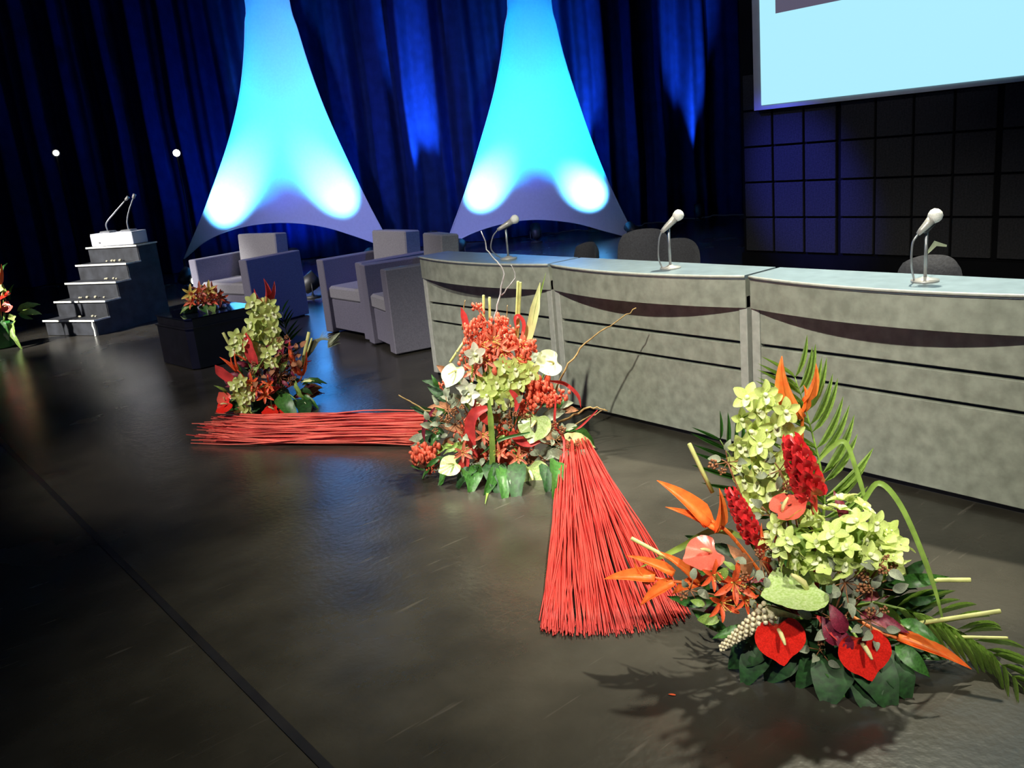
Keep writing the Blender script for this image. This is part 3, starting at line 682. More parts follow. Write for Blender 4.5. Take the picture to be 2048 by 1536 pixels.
    def lily(s, px, py, rpx, kind='lily', off=.12, tip=(0, -1), face=(0, -.3)):
        p = s.P(px, py, off); r_ = s.px_m(rpx); r0 = s.root(p); st_ = s.stem('lily', bez([r0, (r0 + p) / 2, p], 3), .004, 'leaf')
        n_ = -FW + CX * face[0] + CY * face[1]; t0 = CX * tip[0] + CY * tip[1]; mw = basis(p, t0, n_, r_)
        for k in range(6): link('petal', PET[kind], st_, mw @ Matrix.Rotation(k * math.pi / 3 + R.uniform(-.1, .1), 4, 'Z') @ Matrix.Scale(.94 if k % 2 else 1.05, 4))
        mb = MB()
        for k in range(5):
            a = k * 1.26; e_ = V((.28 * math.cos(a), .28 * math.sin(a), .75)); mb.tube([V((0, 0, 0)), e_], .015, 4); mb.ball(e_, .05, 5, 3)
        link('stamens', mb.mesh('stamens', 'yellow'), st_, mw)
    def blade(s, pts_px, wpx, m_='leaf', off=.1, name='blade_leaf', m2=None, nrm=None, offs=None):
        pts = [s.P(x, y, offs[i] if offs else off) for i, (x, y) in enumerate(pts_px)]; pts = bez(pts, 6); n_ = len(pts); w_ = s.px_m(wpx) / 2
        return link(name, MB().ribbon(pts, [w_ * min(1, .45 + 3 * i / n_) * min(1, (n_ - 1 - i) / n_ * 3.2 + .06) for i in range(n_)], nrm or -FW, .18, mid=1 if m2 else None).mesh(name, [m_, m2] if m2 else m_), s.e)
    def stick(s, a, b_, wpx, m_='palegreen', off=.05, offb=None, name='cut_stem'):
        p, q = s.P(*a, off), s.P(*b_, off if offb is None else offb); r_ = s.px_m(wpx) / 2
        return link(name, MB().tube([p, p.lerp(q, .5), q - (q - p) * .012, q], [r_ * .95, r_, r_, r_ * .8], 8).mesh(name, m_), s.e)
    def twig(s, pts_px, wpx, m_='willow', off=0.0, offs=None, name='twig'):
        pts = bez([s.P(x, y, offs[i] if offs else off) for i, (x, y) in enumerate(pts_px)], 6); r_ = s.px_m(wpx) / 2; n_ = len(pts)
        for i in range(1, n_ - 1): pts[i] = pts[i] + V((R.uniform(-1, 1), R.uniform(-1, 1), R.uniform(-1, 1))) * r_ * .9
        return link(name, MB().tube(pts, [r_ * (1 - .6 * i / n_) for i in range(n_)], 6).mesh(name, m_), s.e)
    def leaf(s, a, b_, kind, wf=1.0, off=.08, offb=None, nrm=None, name='leaf'):
        p, q = s.P(*a, off), s.P(*b_, off if offb is None else offb)
        if p.z < s.z0 + .05: p.z += .07 if s.z0 == 0 else .012
        if nrm is not None: nrm = V(nrm) + V((R.uniform(-.5, .5), R.uniform(-.5, .5), 0))
        L_ = (q - p).length
        return link(name, LEAF[kind], s.e, basis(p, q - p, nrm or (-FW + V((R.uniform(-.3, .3), R.uniform(-.3, .3), R.uniform(0, .5)))), (L_ * wf, L_, L_)))
    def plume(s, a, b_, wpx, off=.12, m_='plume', name='plume'):
        p, q = s.P(*a, off), s.P(*b_, off + .03); w_ = s.px_m(wpx) / 2; mb = MB(); mb.tube([s.root(p), p, q], [.004, w_ * .5, .004], 6); ax = (q - p); L_ = ax.length; ax.normalize(); a0 = ax.orthogonal().normalized(); b0 = ax.cross(a0)
        for i in range(90):
            t = i / 90; an = i * 2.39996; d = a0 * math.cos(an) + b0 * math.sin(an); mb.ball(p + ax * L_ * t + d * w_ * (1 - t * .75) * .8, w_ * .26 * (1 - .4 * t), 5, 3)
        return link(name, mb.mesh(name, m_), s.e)
    def sprig(s, px, py, rpx, n_=7, kind='grey', leafpx=26, off=.1, seeds=True):
        """small leafy sprig, leaves and seed heads as its pieces"""
        c = s.P(px, py, off); r0 = s.root(c); r_ = s.px_m(rpx); mb = MB(); mb.tube(bez([r0, (r0 + c) / 2, c], 3), .003, 5); Q = []
        for i in range(n_):
            a = i * 2.39996 + px; rr = r_ * (.35 + .65 * (i / n_)); p = c + CX * math.cos(a) * rr + CY * math.sin(a) * rr - FW * R.uniform(-.3, .6) * r_; mb.tube([c, p], .0016, 4); Q.append(p)
        st_ = link('leafy_sprig', mb.mesh('leafy_sprig', 'brown' if seeds else 'leaf'), s.e)
        for i, p in enumerate(Q):
            L_ = s.px_m(leafpx) * R.uniform(.8, 1.25); d = (p - c).normalized() + V((R.uniform(-.5, .5), R.uniform(-.5, .5), R.uniform(-.4, .6)))
            if seeds and i % 3 == 2: link('seed_head', SEEDB, st_, basis(p, d, -FW, L_ * .9))
            else: link('leaf', LEAF[kind], st_, basis(p, d, -FW + V((R.uniform(-.5, .5), R.uniform(-.5, .5), .3)), (L_, L_, L_)))
    def coralbranch(s, pts_px, wpx, n_=40, m_='coral', off=.08, name='coral_branch'):
        pts = bez([s.P(x, y, off + R.uniform(-.02, .03)) for x, y in pts_px], 6); r_ = s.px_m(wpx) / 2; mb = MB(); mb.tube([s.root(pts[0])] + pts, .003, 5)
        st_ = link(name, mb.mesh(name, 'coral'), s.e); mb = MB()
        for i in range(n_):
            c = R.choice(pts) + V((R.gauss(0, 1), R.gauss(0, 1), R.gauss(0, 1))).normalized() * r_ * R.uniform(.4, 1); mb.ball(c, r_ * R.uniform(.13, .25), 5, 4, (1, 1, R.uniform(.9, 2.0)))
        link('berries', mb.mesh('berries', m_), st_, kind='stuff')
    def filler(s, cpx, rx, rz, depth, n_, kinds, leafpx, zoff=0):
        """loose foliage filling the dome behind the blooms"""
        for i in range(n_):
            u = R.uniform(-1, 1); v = R.uniform(0, 1); lim = math.sqrt(max(0, 1 - u * u)); v *= lim
            p = s.B + s.side * s.px_m(cpx + u * rx) + V((0, 0, max(.02, s.px_m(v * rz) + zoff))) - s.h * R.uniform(-.7, .75) * depth * math.sqrt(max(.05, 1 - u * u - .5 * v * v))
            d = (p - s.core); d.z = d.z * .6 + .02; d = d.normalized() + V((R.uniform(-.5, .5), R.uniform(-.5, .5), R.uniform(-.3, .4))); L_ = s.px_m(leafpx) * R.uniform(.7, 1.3); k = R.choice(kinds)
            if p.z + d.normalized().z * L_ - .3 * L_ < .01: d.z = abs(d.z) * .3 + .35
            q = p - d.normalized() * L_ * .5; q.z = max(q.z, .015)
            link('leaf', LEAF[k], s.e, basis(q, d, -FW + V((R.uniform(-.5, .5), R.uniform(-.5, .5), R.uniform(0, .8))), (L_ * .8, L_, L_)))

# ------------------------------------------------------------------ front arrangement (nearest, at right)
g3 = ground(1640, 1290); A = Arr(g3, 'nearest floor flower arrangement, orange heliconia and glossy red anthuriums, at the right', group='floor flower arrangements', core=(.13, .13, .12))
A.palm([(1640, 1090), (1648, 980), (1620, 850), (1590, 755)], .20, 17, -.06, spread=1.0, wid=.045)
A.palm([(1560, 1060), (1490, 960), (1440, 880)], .16, 9, -.08, LFTD, spread=.9, wid=.05)
A.palm([(1750, 1205), (1860, 1235), (1960, 1290), (2045, 1375)], .17, 15, .02, spread=.75, wid=.022, nrm=(-.5, -.5, 1))
A.filler(-10, 230, 290, .20, 60, ['dark', 'mid', 'mid', 'burg'], 70)
A.heliconia([(1600, 1000), (1603, 900), (1605, 822)], [((1605, 830), (1567, 710), .95), ((1606, 800), (1630, 726), .8), ((1604, 822), (1606, 770), .9)], off=.0)
orch = [(1493, 795), (1528, 788), (1542, 800), (1570, 822), (1482, 838), (1512, 820), (1498, 862), (1530, 858), (1552, 850), (1490, 895), (1518, 888), (1535, 915), (1480, 925), (1505, 935), (1545, 935), (1485, 960), (1515, 965), (1538, 985), (1500, 1000), (1520, 1010), (1580, 868), (1570, 900), (1560, 960), (1475, 890)]
A.blooms('orchid_spray', orch, 56, ORC, .07)
A.ginger((1628, 1000), (1580, 872), 66, .14)
A.ginger((1512, 1085), (1458, 975), 46, .12)
A.anthurium(1575, 1020, 74, 'salmon', tip=(1, -.35), face=(-.1, -2.2), off=.16)
A.anthurium(1412, 1110, 78, 'salmon', tip=(-.9, .45), face=(-.3, -1.0), off=.14)
A.anthurium(1597, 1182, 118, 'lime', tip=(-.95, .25), face=(-.1, -2.0), off=.22)
A.anthurium(1558, 1272, 88, 'red', tip=(.1, 1), face=(0, -.25), off=.24)
A.anthurium(1726, 1300, 90, 'red', tip=(.2, 1), face=(0, -.25), off=.24)
A.heliconia([(1470, 1080), (1435, 1050), (1400, 1030)], [((1412, 1050), (1312, 962), .8), ((1435, 1062), (1330, 1015), .55), ((1428, 1058), (1436, 975), .75)], off=.1)
A.heliconia([(1440, 1150), (1390, 1165), (1330, 1160), (1280, 1150)], [((1310, 1160), (1208, 1160), .8), ((1345, 1150), (1252, 1112), .62), ((1350, 1165), (1282, 1212), .8), ((1395, 1165), (1318, 1104), .7), ((1402, 1168), (1345, 1190), 1.0), ((1300, 1165), (1268, 1118), .7)], off=.12)
A.stick((1400, 1150), (1262, 1076), 8, 'palegreen', .1)
A.heliconia([(1760, 1265), (1800, 1278)], [((1795, 1277), (1942, 1340), .62)], off=.1)
A.heliconia([(1530, 1130), (1550, 1100)], [((1545, 1130), (1524, 1045), .5), ((1535, 1120), (1552, 1062), .4)], 'orangered', off=.15)
for (x, y, r_) in ((1468, 1165, 46), (1440, 1205, 40), (1425, 1150, 34), (1490, 1200, 30)): A.lily(x, y, r_, 'lily', .2, face=(R.uniform(-.4, .4), -.4))
for (a, b_) in (((1440, 1240), (1392, 1238)), ((1455, 1135), (1430, 1165)), ((1470, 1140), (1448, 1122)), ((1410, 1210), (1380, 1200))): A.leaf(a, b_, 'light', 1.2, .22, name='bud_leaf')
A.head(1600, 1085, 48, 50, ORC, .16, 20)
A.head(1690, 1075, 62, 50, ORC, .14, 26)
A.head(1755, 1110, 46, 38, FLO, .12, 26)
A.head(1650, 1120, 40, 38, FLO, .16, 22)
A.blade([(1700, 1060), (1728, 1000), (1758, 966), (1800, 1010), (1845, 1110), (1878, 1210), (1900, 1325)], 10, 'leaflight', .06)
A.blade([(1630, 930), (1662, 895), (1690, 885), (1712, 940), (1730, 1000), (1742, 1060)], 9, 'leaflight', .02)
A.blade([(1500, 1080), (1430, 1060), (1360, 1095), (1270, 1140)], 13, 'leaflight', .06)
A.stick((1775, 1256), (2002, 1222), 9, off=.08); A.stick((1760, 1270), (2016, 1276), 6, off=.05)
A.stick((1425, 985), (1378, 887), 9, off=-.02); A.stick((1810, 1160), (1942, 1160), 9, 'palegreen', .02)
A.leaf((1780, 1165), (1900, 1155), 'mid', .7, .03); A.leaf((1750, 1180), (1860, 1130), 'dark', 1.0, .0); A.leaf((1760, 1220), (1900, 1190), 'dark', .9, -.03)
A.leaf((1435, 1205), (1330, 1198), 'mid', .6, .16); A.leaf((1420, 1180), (1380, 1140), 'mid', .8, .1); A.leaf((1420, 1090), (1370, 1070), 'mid', .8, .02)
for (a, b_, k, wf) in (((1550, 1270), (1450, 1330), 'dark', 1.5), ((1590, 1290), (1530, 1365), 'dark', 1.6), ((1640, 1290), (1600, 1380), 'dark', 1.3), ((1680, 1300), (1650, 1410), 'dark', 1.6), ((1720, 1320), (1740, 1420), 'dark', 1.5), ((1760, 1300), (1830, 1400), 'dark', 1.5), ((1790, 1290), (1860, 1350), 'mid', 1.2),
                       ((1600, 1240), (1640, 1350), 'dark', 1.3), ((1660, 1250), (1700, 1360), 'dark', 1.3), ((1500, 1260), (1430, 1270), 'mid', .9), ((1800, 1240), (1880, 1280), 'mid', .9), ((1700, 1330), (1800, 1420), 'dark', 1.4), ((1640, 1300), (1700, 1400), 'mid', 1.1), ((1540, 1280), (1480, 1370), 'dark', 1.3)):
    A.leaf(a, b_, k, wf, .16, .22, nrm=V((0, 0, 1)) - FW * .7)
A.plume((1540, 1222), (1440, 1298), 44, .22)
for (x, y, r_, n_) in ((1520, 1120, 34, 7), (1690, 1165, 40, 9), (1745, 1175, 42, 9), (1660, 1235, 40, 9), (1740, 1240, 40, 8), (1560, 940, 34, 6), (1455, 925, 34, 6), (1640, 1300, 26, 5), (1590, 1020, 30, 6), (1380, 1180, 30, 5), (1500, 1170, 30, 6), (1540, 1030, 30, 6), (1760, 1130, 30, 6)):
    A.sprig(x, y, r_, n_, off=.2 if y > 1100 else .1)
for (x, y) in ((1680, 1235), (1665, 1260), (1690, 1275)): A.leaf((x + 10, y + 30), (x - 18, y - 22), 'burg', 1.3, .25)
A.leaf((1690, 1290), (1640, 1230), 'red', 1.0, .24); A.leaf((1500, 1150), (1462, 1090), 'brown', .7, .1); A.leaf((1690, 1045), (1672, 985), 'burg', .8, .02)

# ------------------------------------------------------------------ middle arrangement
g2 = ground(1000, 925); A = Arr(g2, 'middle floor flower arrangement with coral berries, curly twigs and pale blooms', group='floor flower arrangements', core=(.14, .14, .12))
A.filler(0, 165, 250, .2, 90, ['dark', 'mid', 'grey', 'grey', 'brown'], 42)
for pts, w_, n_ in (([(985, 660), (960, 625), (952, 605)], 18, 16), ([(960, 700), (975, 665), (1000, 650), (1025, 660)], 30, 46), ([(930, 720), (940, 690), (935, 672)], 26, 26), ([(990, 720), (1010, 690), (1050, 700)], 36, 50), ([(1000, 640), (1010, 642)], 14, 12), ([(1060, 760), (1085, 775), (1065, 800)], 36, 50), ([(1090, 800), (1125, 792)], 24, 26), ([(1040, 820), (1060, 812)], 26, 20),
                 ([(835, 900), (850, 915), (870, 905)], 34, 40), ([(985, 905), (1010, 915), (1030, 895)], 40, 46), ([(940, 660), (960, 650)], 26, 22), ([(880, 770), (900, 760)], 14, 10), ([(930, 850), (950, 840)], 22, 20), ([(1020, 930), (1030, 940)], 16, 12), ([(1060, 690), (1045, 720)], 26, 26), ([(1010, 885), (1040, 870)], 24, 20), ([(975, 880), (965, 900)], 24, 20), ([(990, 940), (1005, 925)], 26, 22), ([(955, 915), (970, 925)], 26, 22), ([(1000, 860), (1015, 850)], 24, 18), ([(920, 870), (935, 880)], 22, 14), ([(870, 935), (860, 945)], 14, 8), ([(1040, 905), (1060, 895)], 22, 16)):
    A.coralbranch(pts, w_ * 1.3, int(n_ * 2.3), 'coral', .12)
for (x, y, a_) in ((1000, 690, -.4), (985, 680, .5), (1010, 705, 0), (960, 690, 1), (1040, 690, .3), (970, 720, .1), (950, 740, -.5), (1030, 720, .6)): A.lily(x, y, 26, 'coral', .14, face=(a_, -.4))
A.blooms('white_lily_stem', [(940, 790), (955, 805), (948, 708), (935, 775)], 44, [WORC], .18, sub='white_bloom')
A.blooms('orchid_spray', [(985, 740), (1008, 730), (1030, 738), (1048, 730), (992, 765), (1018, 760), (1040, 765), (975, 790), (1000, 790), (1025, 785), (1060, 745), (968, 765), (1012, 800)], 42, ORC, .15)
A.anthurium(1100, 728, 54, 'pale', tip=(-.9, .3), face=(.2, -.5), off=.06)
A.anthurium(910, 748, 50, 'pale', tip=(-.3, .9), face=(-.5, -.9), off=.14)
A.anthurium(1070, 850, 62, 'lime', tip=(-.2, .9), face=(0, -1.4), off=.18)
A.anthurium(1062, 952, 70, 'lime', tip=(.3, 1), face=(0, -.2), off=.30)
A.anthurium(902, 932, 44, 'lime', tip=(-.8, .5), face=(-.2, -.7), off=.27)
A.blade([(935, 668), (930, 640), (922, 614)], 12, 'pinkleaf', .06, 'ribbon_leaf')
A.blade([(1040, 690), (1048, 650), (1038, 632), (1030, 638), (1032, 660)], 7, 'pinkleaf', .05, 'ribbon_leaf')
A.blade([(1100, 762), (1130, 768), (1155, 790), (1162, 815)], 7, 'pinkleaf', .0, 'ribbon_leaf')
A.blade([(870, 815), (852, 840), (847, 865), (850, 885)], 7, 'burg', .12, 'ribbon_leaf')
A.blade([(975, 815), (950, 826), (940, 850), (943, 885), (955, 915)], 20, 'pinkleaf', .22, 'ribbon_leaf')
A.blade([(1020, 865), (1050, 885), (1090, 880)], 16, 'pinkleaf', .2, 'ribbon_leaf'); A.blade([(935, 915), (925, 935), (930, 950)], 20, 'pinkleaf', .24, 'ribbon_leaf')
A.blade([(1020, 780), (1034, 800), (1030, 830)], 10, 'pinkleaf', .2, 'ribbon_leaf'); A.blade([(1112, 790), (1110, 850), (1128, 880), (1122, 960)], 5, 'pinkleaf', .16, 'ribbon_leaf')
A.blade([(1195, 820), (1165, 850), (1150, 860)], 4, 'pinkleaf', .05, 'ribbon_leaf'); A.blade([(945, 800), (965, 830), (975, 850)], 16, 'pinkleaf', .2, 'ribbon_leaf')
for (a, b_) in (((968, 680), (967, 590)), ((980, 680), (979, 594)), ((1031, 680), (1036, 562)), ((1035, 690), (1041, 564)), ((930, 680), (900, 725))): A.stick(a, b_, 5, off=.02)
A.blade([(1048, 700), (1065, 640), (1080, 565)], 18, 'varieg', .02, 'blade_leaf'); A.blade([(1062, 690), (1072, 620), (1092, 545)], 5, 'leaflight', .02)
A.blade([(978, 800), (982, 850), (985, 910), (980, 960), (970, 1008)], 11, 'leaflight', .26, 'blade_leaf'); A.blade([(1060, 865), (1000, 880), (960, 910)], 6, 'leaf', .24)
A.twig([(1095, 830), (1130, 740), (1180, 680), (1230, 645), (1272, 616)], 5, 'willow', .0, offs=[0, -.02, -.05, -.06, -.08])
A.twig([(900, 850), (870, 830), (832, 810), (797, 790)], 5, 'willow', .1); A.twig([(1080, 880), (1130, 840), (1180, 815), (1215, 822)], 6, 'willow', .0); A.twig([(1090, 900), (1150, 850), (1210, 818)], 4, 'willow', .0)
A.twig([(985, 650), (1000, 590), (1005, 540), (978, 505), (962, 462)], 4, 'twiggrey', -.02); A.twig([(1003, 590), (1030, 555), (1022, 530)], 3, 'twiggrey', -.02); A.twig([(1000, 680), (1012, 640), (1015, 610)], 3, 'willow', 0); A.twig([(925, 660), (928, 615), (930, 600)], 3, 'willow', .02)
A.leaf((1125, 870), (1196, 892), 'var', 1.5, .05); A.leaf((1105, 945), (1122, 1005), 'mid', .6, .22, nrm=-FW)
for (a, b_, k, wf) in (((900, 940), (840, 945), 'mid', 1.1), ((920, 950), (870, 970), 'mid', 1.1), ((960, 960), (905, 975), 'dark', 1.3), ((1000, 960), (1015, 1000), 'mid', .8), ((1040, 950), (1030, 1000), 'dark', .8), ((980, 950), (1000, 990), 'dark', .8), ((1010, 955), (985, 985), 'dark', .9), ((1085, 955), (1100, 985), 'dark', .8), ((925, 955), (950, 985), 'mid', .8), ((905, 890), (870, 905), 'light', 1.0), ((940, 890), (890, 900), 'light', .9), ((880, 860), (860, 890), 'mid', 1.0), ((960, 955), (940, 985), 'mid', 1.2)):
    A.leaf(a, b_, k, wf * .85, .08, .15, nrm=V((0, 0, 1)) - FW * .5)
for (x, y, r_, n_) in ((910, 850, 34, 9), (895, 820, 28, 7), (920, 800, 26, 6), (1000, 840, 30, 7), (960, 870, 26, 6), (1120, 890, 30, 7), (1100, 860, 26, 6), (1150, 900, 22, 5), (1020, 820, 24, 6), (960, 940, 24, 6), (1090, 920, 24, 6), (980, 930, 26, 7), (1010, 950, 26, 7), (975, 900, 24, 6), (1030, 925, 22, 6), (870, 850, 20, 5), (1060, 830, 20, 5), (1040, 900, 22, 5)):
    A.sprig(x, y, r_, n_, leafpx=18, off=.17)

for (x, y, k) in ((1000, 905, 'coral'), (1035, 915, 'coral'), (965, 870, 'coral'), (925, 905, 'coral')): A.lily(x, y, 22, k, .24, face=(R.uniform(-.5, .5), -.3))
for (a, b_, k) in (((990, 960), (975, 990), 'mid'), ((1100, 900), (1135, 920), 'grey'), ((880, 915), (850, 935), 'mid'), ((1010, 870), (990, 890), 'light'), ((930, 890), (905, 905), 'light')): A.leaf(a, b_, k, .8, .22)

# ------------------------------------------------------------------ rear arrangement
g1 = ground(545, 815); A = Arr(g1, 'rear floor flower arrangement, lime orchid column before the coffee table', group='floor flower arrangements', core=(.14, .14, .11))
A.palm([(560, 760), (575, 690), (565, 625)], .16, 13, -.06, LFTD, wid=.05, spread=.8)
A.filler(0, 85, 150, .18, 60, ['dark', 'mid', 'burg', 'burg', 'brown'], 34)
A.heliconia([(530, 640), (531, 612), (530, 600)], [((531, 606), (526, 557), .9), ((530, 608), (509, 576), .9), ((533, 606), (548, 562), .8), ((530, 612), (534, 588), 1.1)], 'redb', off=.06)
A.blooms('orchid_spray', [(505, 605), (520, 612), (538, 608), (510, 625), (530, 630), (545, 625), (505, 645), (522, 650), (540, 645), (515, 668), (532, 672), (548, 668), (520, 690), (538, 695), (510, 685), (550, 690), (545, 655), (525, 710)], 36, ORC, .07, sub='orchid_bloom')
A.blooms('orchid_spray', [(472, 675), (482, 690), (468, 698), (485, 706), (476, 684), (490, 672)], 34, ORC, .1, sub='orchid_bloom')
A.blooms('orchid_spray', [(470, 770), (482, 762), (490, 775), (475, 790), (488, 795), (498, 788), (484, 824), (495, 820), (545, 722), (535, 706)], 32, ORC, .18, sub='orchid_bloom')
for a, b_, w_ in (((512, 730), (492, 665), 20), ((468, 762), (430, 730), 18), ((520, 790), (560, 775), 16)): A.blade([a, ((a[0] + b_[0]) / 2 - 4, (a[1] + b_[1]) / 2), b_], w_, 'pinkleaf', .14, 'ribbon_leaf')
A.heliconia([(600, 760), (602, 745)], [((604, 748), (581, 675), .7), ((603, 750), (612, 700), .5), ((598, 745), (592, 720), .8)], 'orangered', off=.1)
A.heliconia([(480, 745), (470, 742)], [((472, 744), (438, 714), .7), ((474, 742), (462, 712), .7), ((478, 738), (470, 700), .5), ((492, 722), (468, 708), .5)], 'orangered', off=.12)
A.stick((462, 695), (446, 665), 6, off=.02); A.stick((604, 730), (618, 664), 7, off=.02); A.stick((606, 730), (624, 676), 4, off=.02); A.stick((502, 690), (488, 668), 5, 'yellow', .12)
for k in range(9): A.blade([(610, 720), (630, 695 - k * 2), (650 + k * 4, 655 + k * 4)], 2.2, 'eucal', .0, 'grass_stem')
for k in range(4): A.leaf((655, 690 + k * 2), (680, 664 + k * 7), 'grey', .4, .0, name='grass_tip')
for (x, y, r_, n_) in ((555, 730, 26, 8), (575, 720, 24, 8), (560, 755, 26, 8), (540, 760, 24, 7), (580, 750, 22, 7), (520, 745, 22, 6), (595, 705, 16, 5), (565, 690, 20, 6), (500, 770, 18, 5), (530, 780, 20, 6)):
    A.sprig(x, y, r_, n_, kind=R.choice(['burg', 'brown', 'burg']), leafpx=15, off=.14)
for (x, y) in ((505, 740), (548, 722), (530, 728), (560, 735)): A.leaf((x, y + 10), (x + 14, y - 14), 'light', 1.0, .16)
for (x, y) in ((515, 775), (530, 790), (540, 770), (505, 765)): A.lily(x, y, 20, 'lily', .18, face=(R.uniform(-.5, .5), -.3))
A.anthurium(452, 812, 36, 'red', tip=(-.7, .6), face=(-.2, -.9), off=.2)
A.anthurium(448, 798, 26, 'salmon', tip=(-.5, -.6), face=(-.2, -.9), off=.16)
A.anthurium(575, 822, 44, 'red', tip=(-.9, .3), face=(0, -1.6), off=.22); A.anthurium(545, 822, 36, 'red', tip=(-.9, .3), face=(.4, -1.4), off=.2)
A.anthurium(607, 818, 24, 'pale', tip=(.3, -.6), face=(0, -1), off=.16)
for (a, b_, k, wf) in (((605, 770), (650, 758), 'dark', 1.1), ((602, 765), (642, 762), 'var', .7), ((600, 790), (640, 815), 'mid', .6), ((595, 800), (615, 828), 'dark', 1.3), ((480, 810), (440, 815), 'dark', 1.2), ((560, 810), (590, 832), 'mid', 1.2), ((455, 790), (434, 770), 'light', .6), ((520, 815), (500, 832), 'dark', 1.2), ((600, 780), (625, 785), 'dark', 1.3), ((590, 760), (612, 810), 'light', .5), ((500, 830), (475, 822), 'light', .9)):
    A.leaf(a, b_, k, wf, .14, .18, nrm=V((0, 0, 1)) - FW * .7)

# ------------------------------------------------------------------ arrangement on the coffee table
g4 = tm @ V((.20, .34, .4495)); A = Arr(g4, 'low bouquet of orange and yellow lilies with broad green leaves on the black coffee table', core=(.07, .07, .05), z0=.458)
for (x, y, k) in ((395, 595, 'lily'), (410, 588, 'lily'), (425, 600, 'lily'), (385, 602, 'lily'), (408, 602, 'coral'), (432, 592, 'lily'), (418, 580, 'yellow'), (400, 582, 'coral'), (428, 582, 'coral'), (382, 588, 'yellow'), (440, 598, 'lily')): A.lily(x, y, 20, k, .08, face=(R.uniform(-.6, .6), -.6))
for (a, b_, k, wf) in (((392, 610), (368, 622), 'mid', .8), ((395, 608), (358, 622), 'light', .7), ((405, 612), (412, 622), 'mid', 1.6), ((415, 612), (428, 620), 'light', 1.6), ((430, 600), (446, 590), 'mid', 1.2), ((385, 590), (372, 595), 'light', 1.0), ((380, 590), (374, 580), 'light', .9), ((435, 592), (444, 580), 'mid', .8), ((420, 585), (424, 574), 'light', .7), ((400, 610), (384, 616), 'mid', 1.2), ((415, 610), (436, 612), 'mid', 1.3)):
    A.leaf(a, b_, k, wf, .06, .08, nrm=V((0, 0, 1)) - FW)
# little things on the table
p = tm @ V((.50, .42, .449)); o = empty('ashtray', p, 'dark glass bowl lying on the coffee table beside the bouquet', 'bowl'); link('bowl', MB().lathe([(.05, 0), (.085, .015), (.10, .045), (.095, .047), (.07, .02), (.01, .012)], 20, Matrix.Translation(p)).mesh('bowl', 'darkglass'), o)
o['label'] = 'dark glass bowl on the coffee table beside the bouquet'; o.name = 'glass_bowl'; WM[o.name] = Matrix.Translation(p)
for dx, dy, lab in ((.40, .22, 'small white ball on the coffee table, left of its twin'), (.46, .20, 'small white ball on the coffee table, right of its twin')):
    q = tm @ V((dx, dy, .449 + .02)); o = link('table_ball', MB().ball((0, 0, 0), .02, 10, 8, (1, 1, .99)).mesh('ball', 'whitebox'), None, Matrix.Translation(q)); tag(o, lab, 'ball', 'small white balls on the coffee table')

# ------------------------------------------------------------------ far left arrangement in a green pot, cut by the frame
g5 = ground(8, 695); A = Arr(g5 + V((0, 0, .001)), 'red anthuriums in a green pot at the left edge of the photo', core=(.06, .06, .30))
pot = A.B
link('pot', MB().lathe([(.10, 0), (.13, .02), (.15, .22), (.155, .27), (.14, .27), (.12, .2)], 22, Matrix.Translation(pot)).mesh('pot', 'vase'), A.e)
A.core = A.B + V((0, 0, .27)); A.cr = (.10, .10, .05)
A.anthurium(8, 592, 26, 'red', tip=(1, -.1), face=(0, -1.2), off=.06); A.anthurium(16, 614, 24, 'salmon', tip=(-.6, .6), face=(.2, -.6), off=.1); A.anthurium(-14, 610, 26, 'red', off=.08)
A.leaf((34, 622), (78, 604), 'light', .9, .05); A.leaf((38, 626), (84, 624), 'light', .9, .05); A.leaf((36, 626), (66, 640), 'mid', .8, .06); A.leaf((20, 600), (22, 568), 'mid', .6, .0); A.leaf((14, 590), (0, 564), 'light', .8, .0)
A.blooms('lily_buds', [(24, 634), (2, 578)], 18, FLO, .1, sub='bud'); A.leaf((30, 640), (33, 698), 'light', .5, .1, nrm=-FW); A.leaf((5, 640), (12, 690), 'mid', 1.2, .14, nrm=-FW); A.leaf((-10, 640), (-20, 690), 'mid', 1.2, .14, nrm=-FW)
A.leaf((0, 600), (-30, 560), 'dark', 1, .0); A.leaf((-5, 590), (0, 525), 'mid', .7, -.05); A.heliconia([(0, 600), (-8, 560)], [((-6, 570), (2, 528), .7)], off=0)
A.leaf((-20, 620), (-60, 600), 'mid', 1, .0)

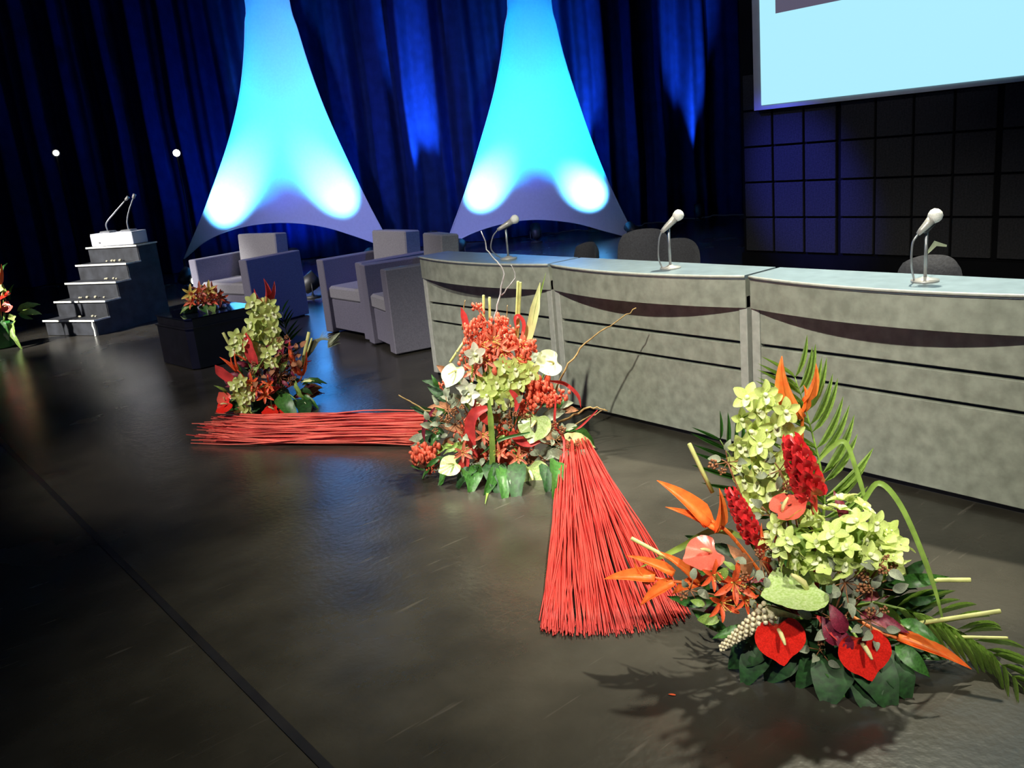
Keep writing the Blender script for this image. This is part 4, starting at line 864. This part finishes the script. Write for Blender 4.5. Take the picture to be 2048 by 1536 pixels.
# ------------------------------------------------------------------ red reed bundles lying on the floor
def reeds(label, root, fan, n_, base, seed, mats, rr, hgt=.05):
    r = random.Random(seed); e = empty('reed_bundle', base, label, 'reeds', 'red reed bundles on the floor')
    for i in range(n_):
        a, b_, t_ = root(r, i), fan(r, i), r.random(); m1 = a.lerp(b_, .35) + V((r.uniform(-.012, .012), r.uniform(-.012, .012), 0)); m2 = a.lerp(b_, .72) + V((r.uniform(-.02, .02), r.uniform(-.02, .02), 0))
        m1.z = max(rr + .002, a.z * .55 + r.uniform(0, hgt) * .5); m2.z = max(rr + .002, a.z * .18 + r.uniform(0, hgt) * .5); rad = rr * r.uniform(.75, 1.2)
        link('reed', MB().tube(bez([a, m1, m2, b_], 3), [rad] * 8 + [rad * .8, rad * .6], 4).mesh('reed', mats[0] if r.random() < .7 else mats[1]), e)
    return e
a0, a1 = ground(872, 838, .02), ground(838, 890, .02)
b0, b1 = ground(452, 836, .01), ground(420, 888, .01)
def fan1(r, i):
    u = (i + r.random()) / 150; p = b0.lerp(b1, u); p = p + (p - a0.lerp(a1, u)).normalized() * r.gauss(0, .09); p.z = .006 + r.random() * .05; return p
def root1(r, i):
    u = (i + r.random()) / 150; p = a0.lerp(a1, u); p.z = .01 + r.random() * .07; return p
reeds('long red reed bundle lying flat between the rear and middle flowers', root1, fan1, 150, (a0 + a1 + b0 + b1) / 4 * V((1,)) if False else V((((a0 + b1) / 2).x, ((a0 + b1) / 2).y, 0)), 3, ('reedb', 'reed'), .0042, .07)
e2 = bpy.data.objects['reed_bundle']
mw_ = WM['reed_bundle']
ra, rb_ = ground(1125, 915, .02), ground(1172, 892, .02)
c_ = bez([ground(1075, 1262), ground(1120, 1278), ground(1200, 1278), ground(1300, 1270), ground(1388, 1240)], 8)
def fan2(r, i):
    u = min(.999, max(0, ((i + r.random()) / 200) ** 1.0)); u = .04 + .96 * u if r.random() < .96 else r.random() * .1
    k = u * (len(c_) - 1); j = int(k); p = c_[j].lerp(c_[min(j + 1, len(c_) - 1)], k - j); d = (p - ra).normalized(); p = p - d * abs(r.gauss(0, .035)); p.z = .005 + r.random() * .012; return p
def root2(r, i):
    u = (i + r.random()) / 200; p = ra.lerp(rb_, u); p.z = .012 + r.random() * .10; return p
m_ = (ra + c_[20]) / 2
reeds('red reed bundle fanned out on the floor between the middle and front flowers', root2, fan2, 200, V((m_.x, m_.y, 0)), 5, ('reed', 'reed'), .0036, .05)

p = ground(1352, 1390, .004); o = link('petal', PET['lily'], None, Matrix.Translation(p) @ Matrix.Rotation(.7, 4, 'Z') @ Matrix.Diagonal((.03, .024, .006, 1))); tag(o, 'tiny fallen red petal alone on the bare floor in the foreground', 'petal')
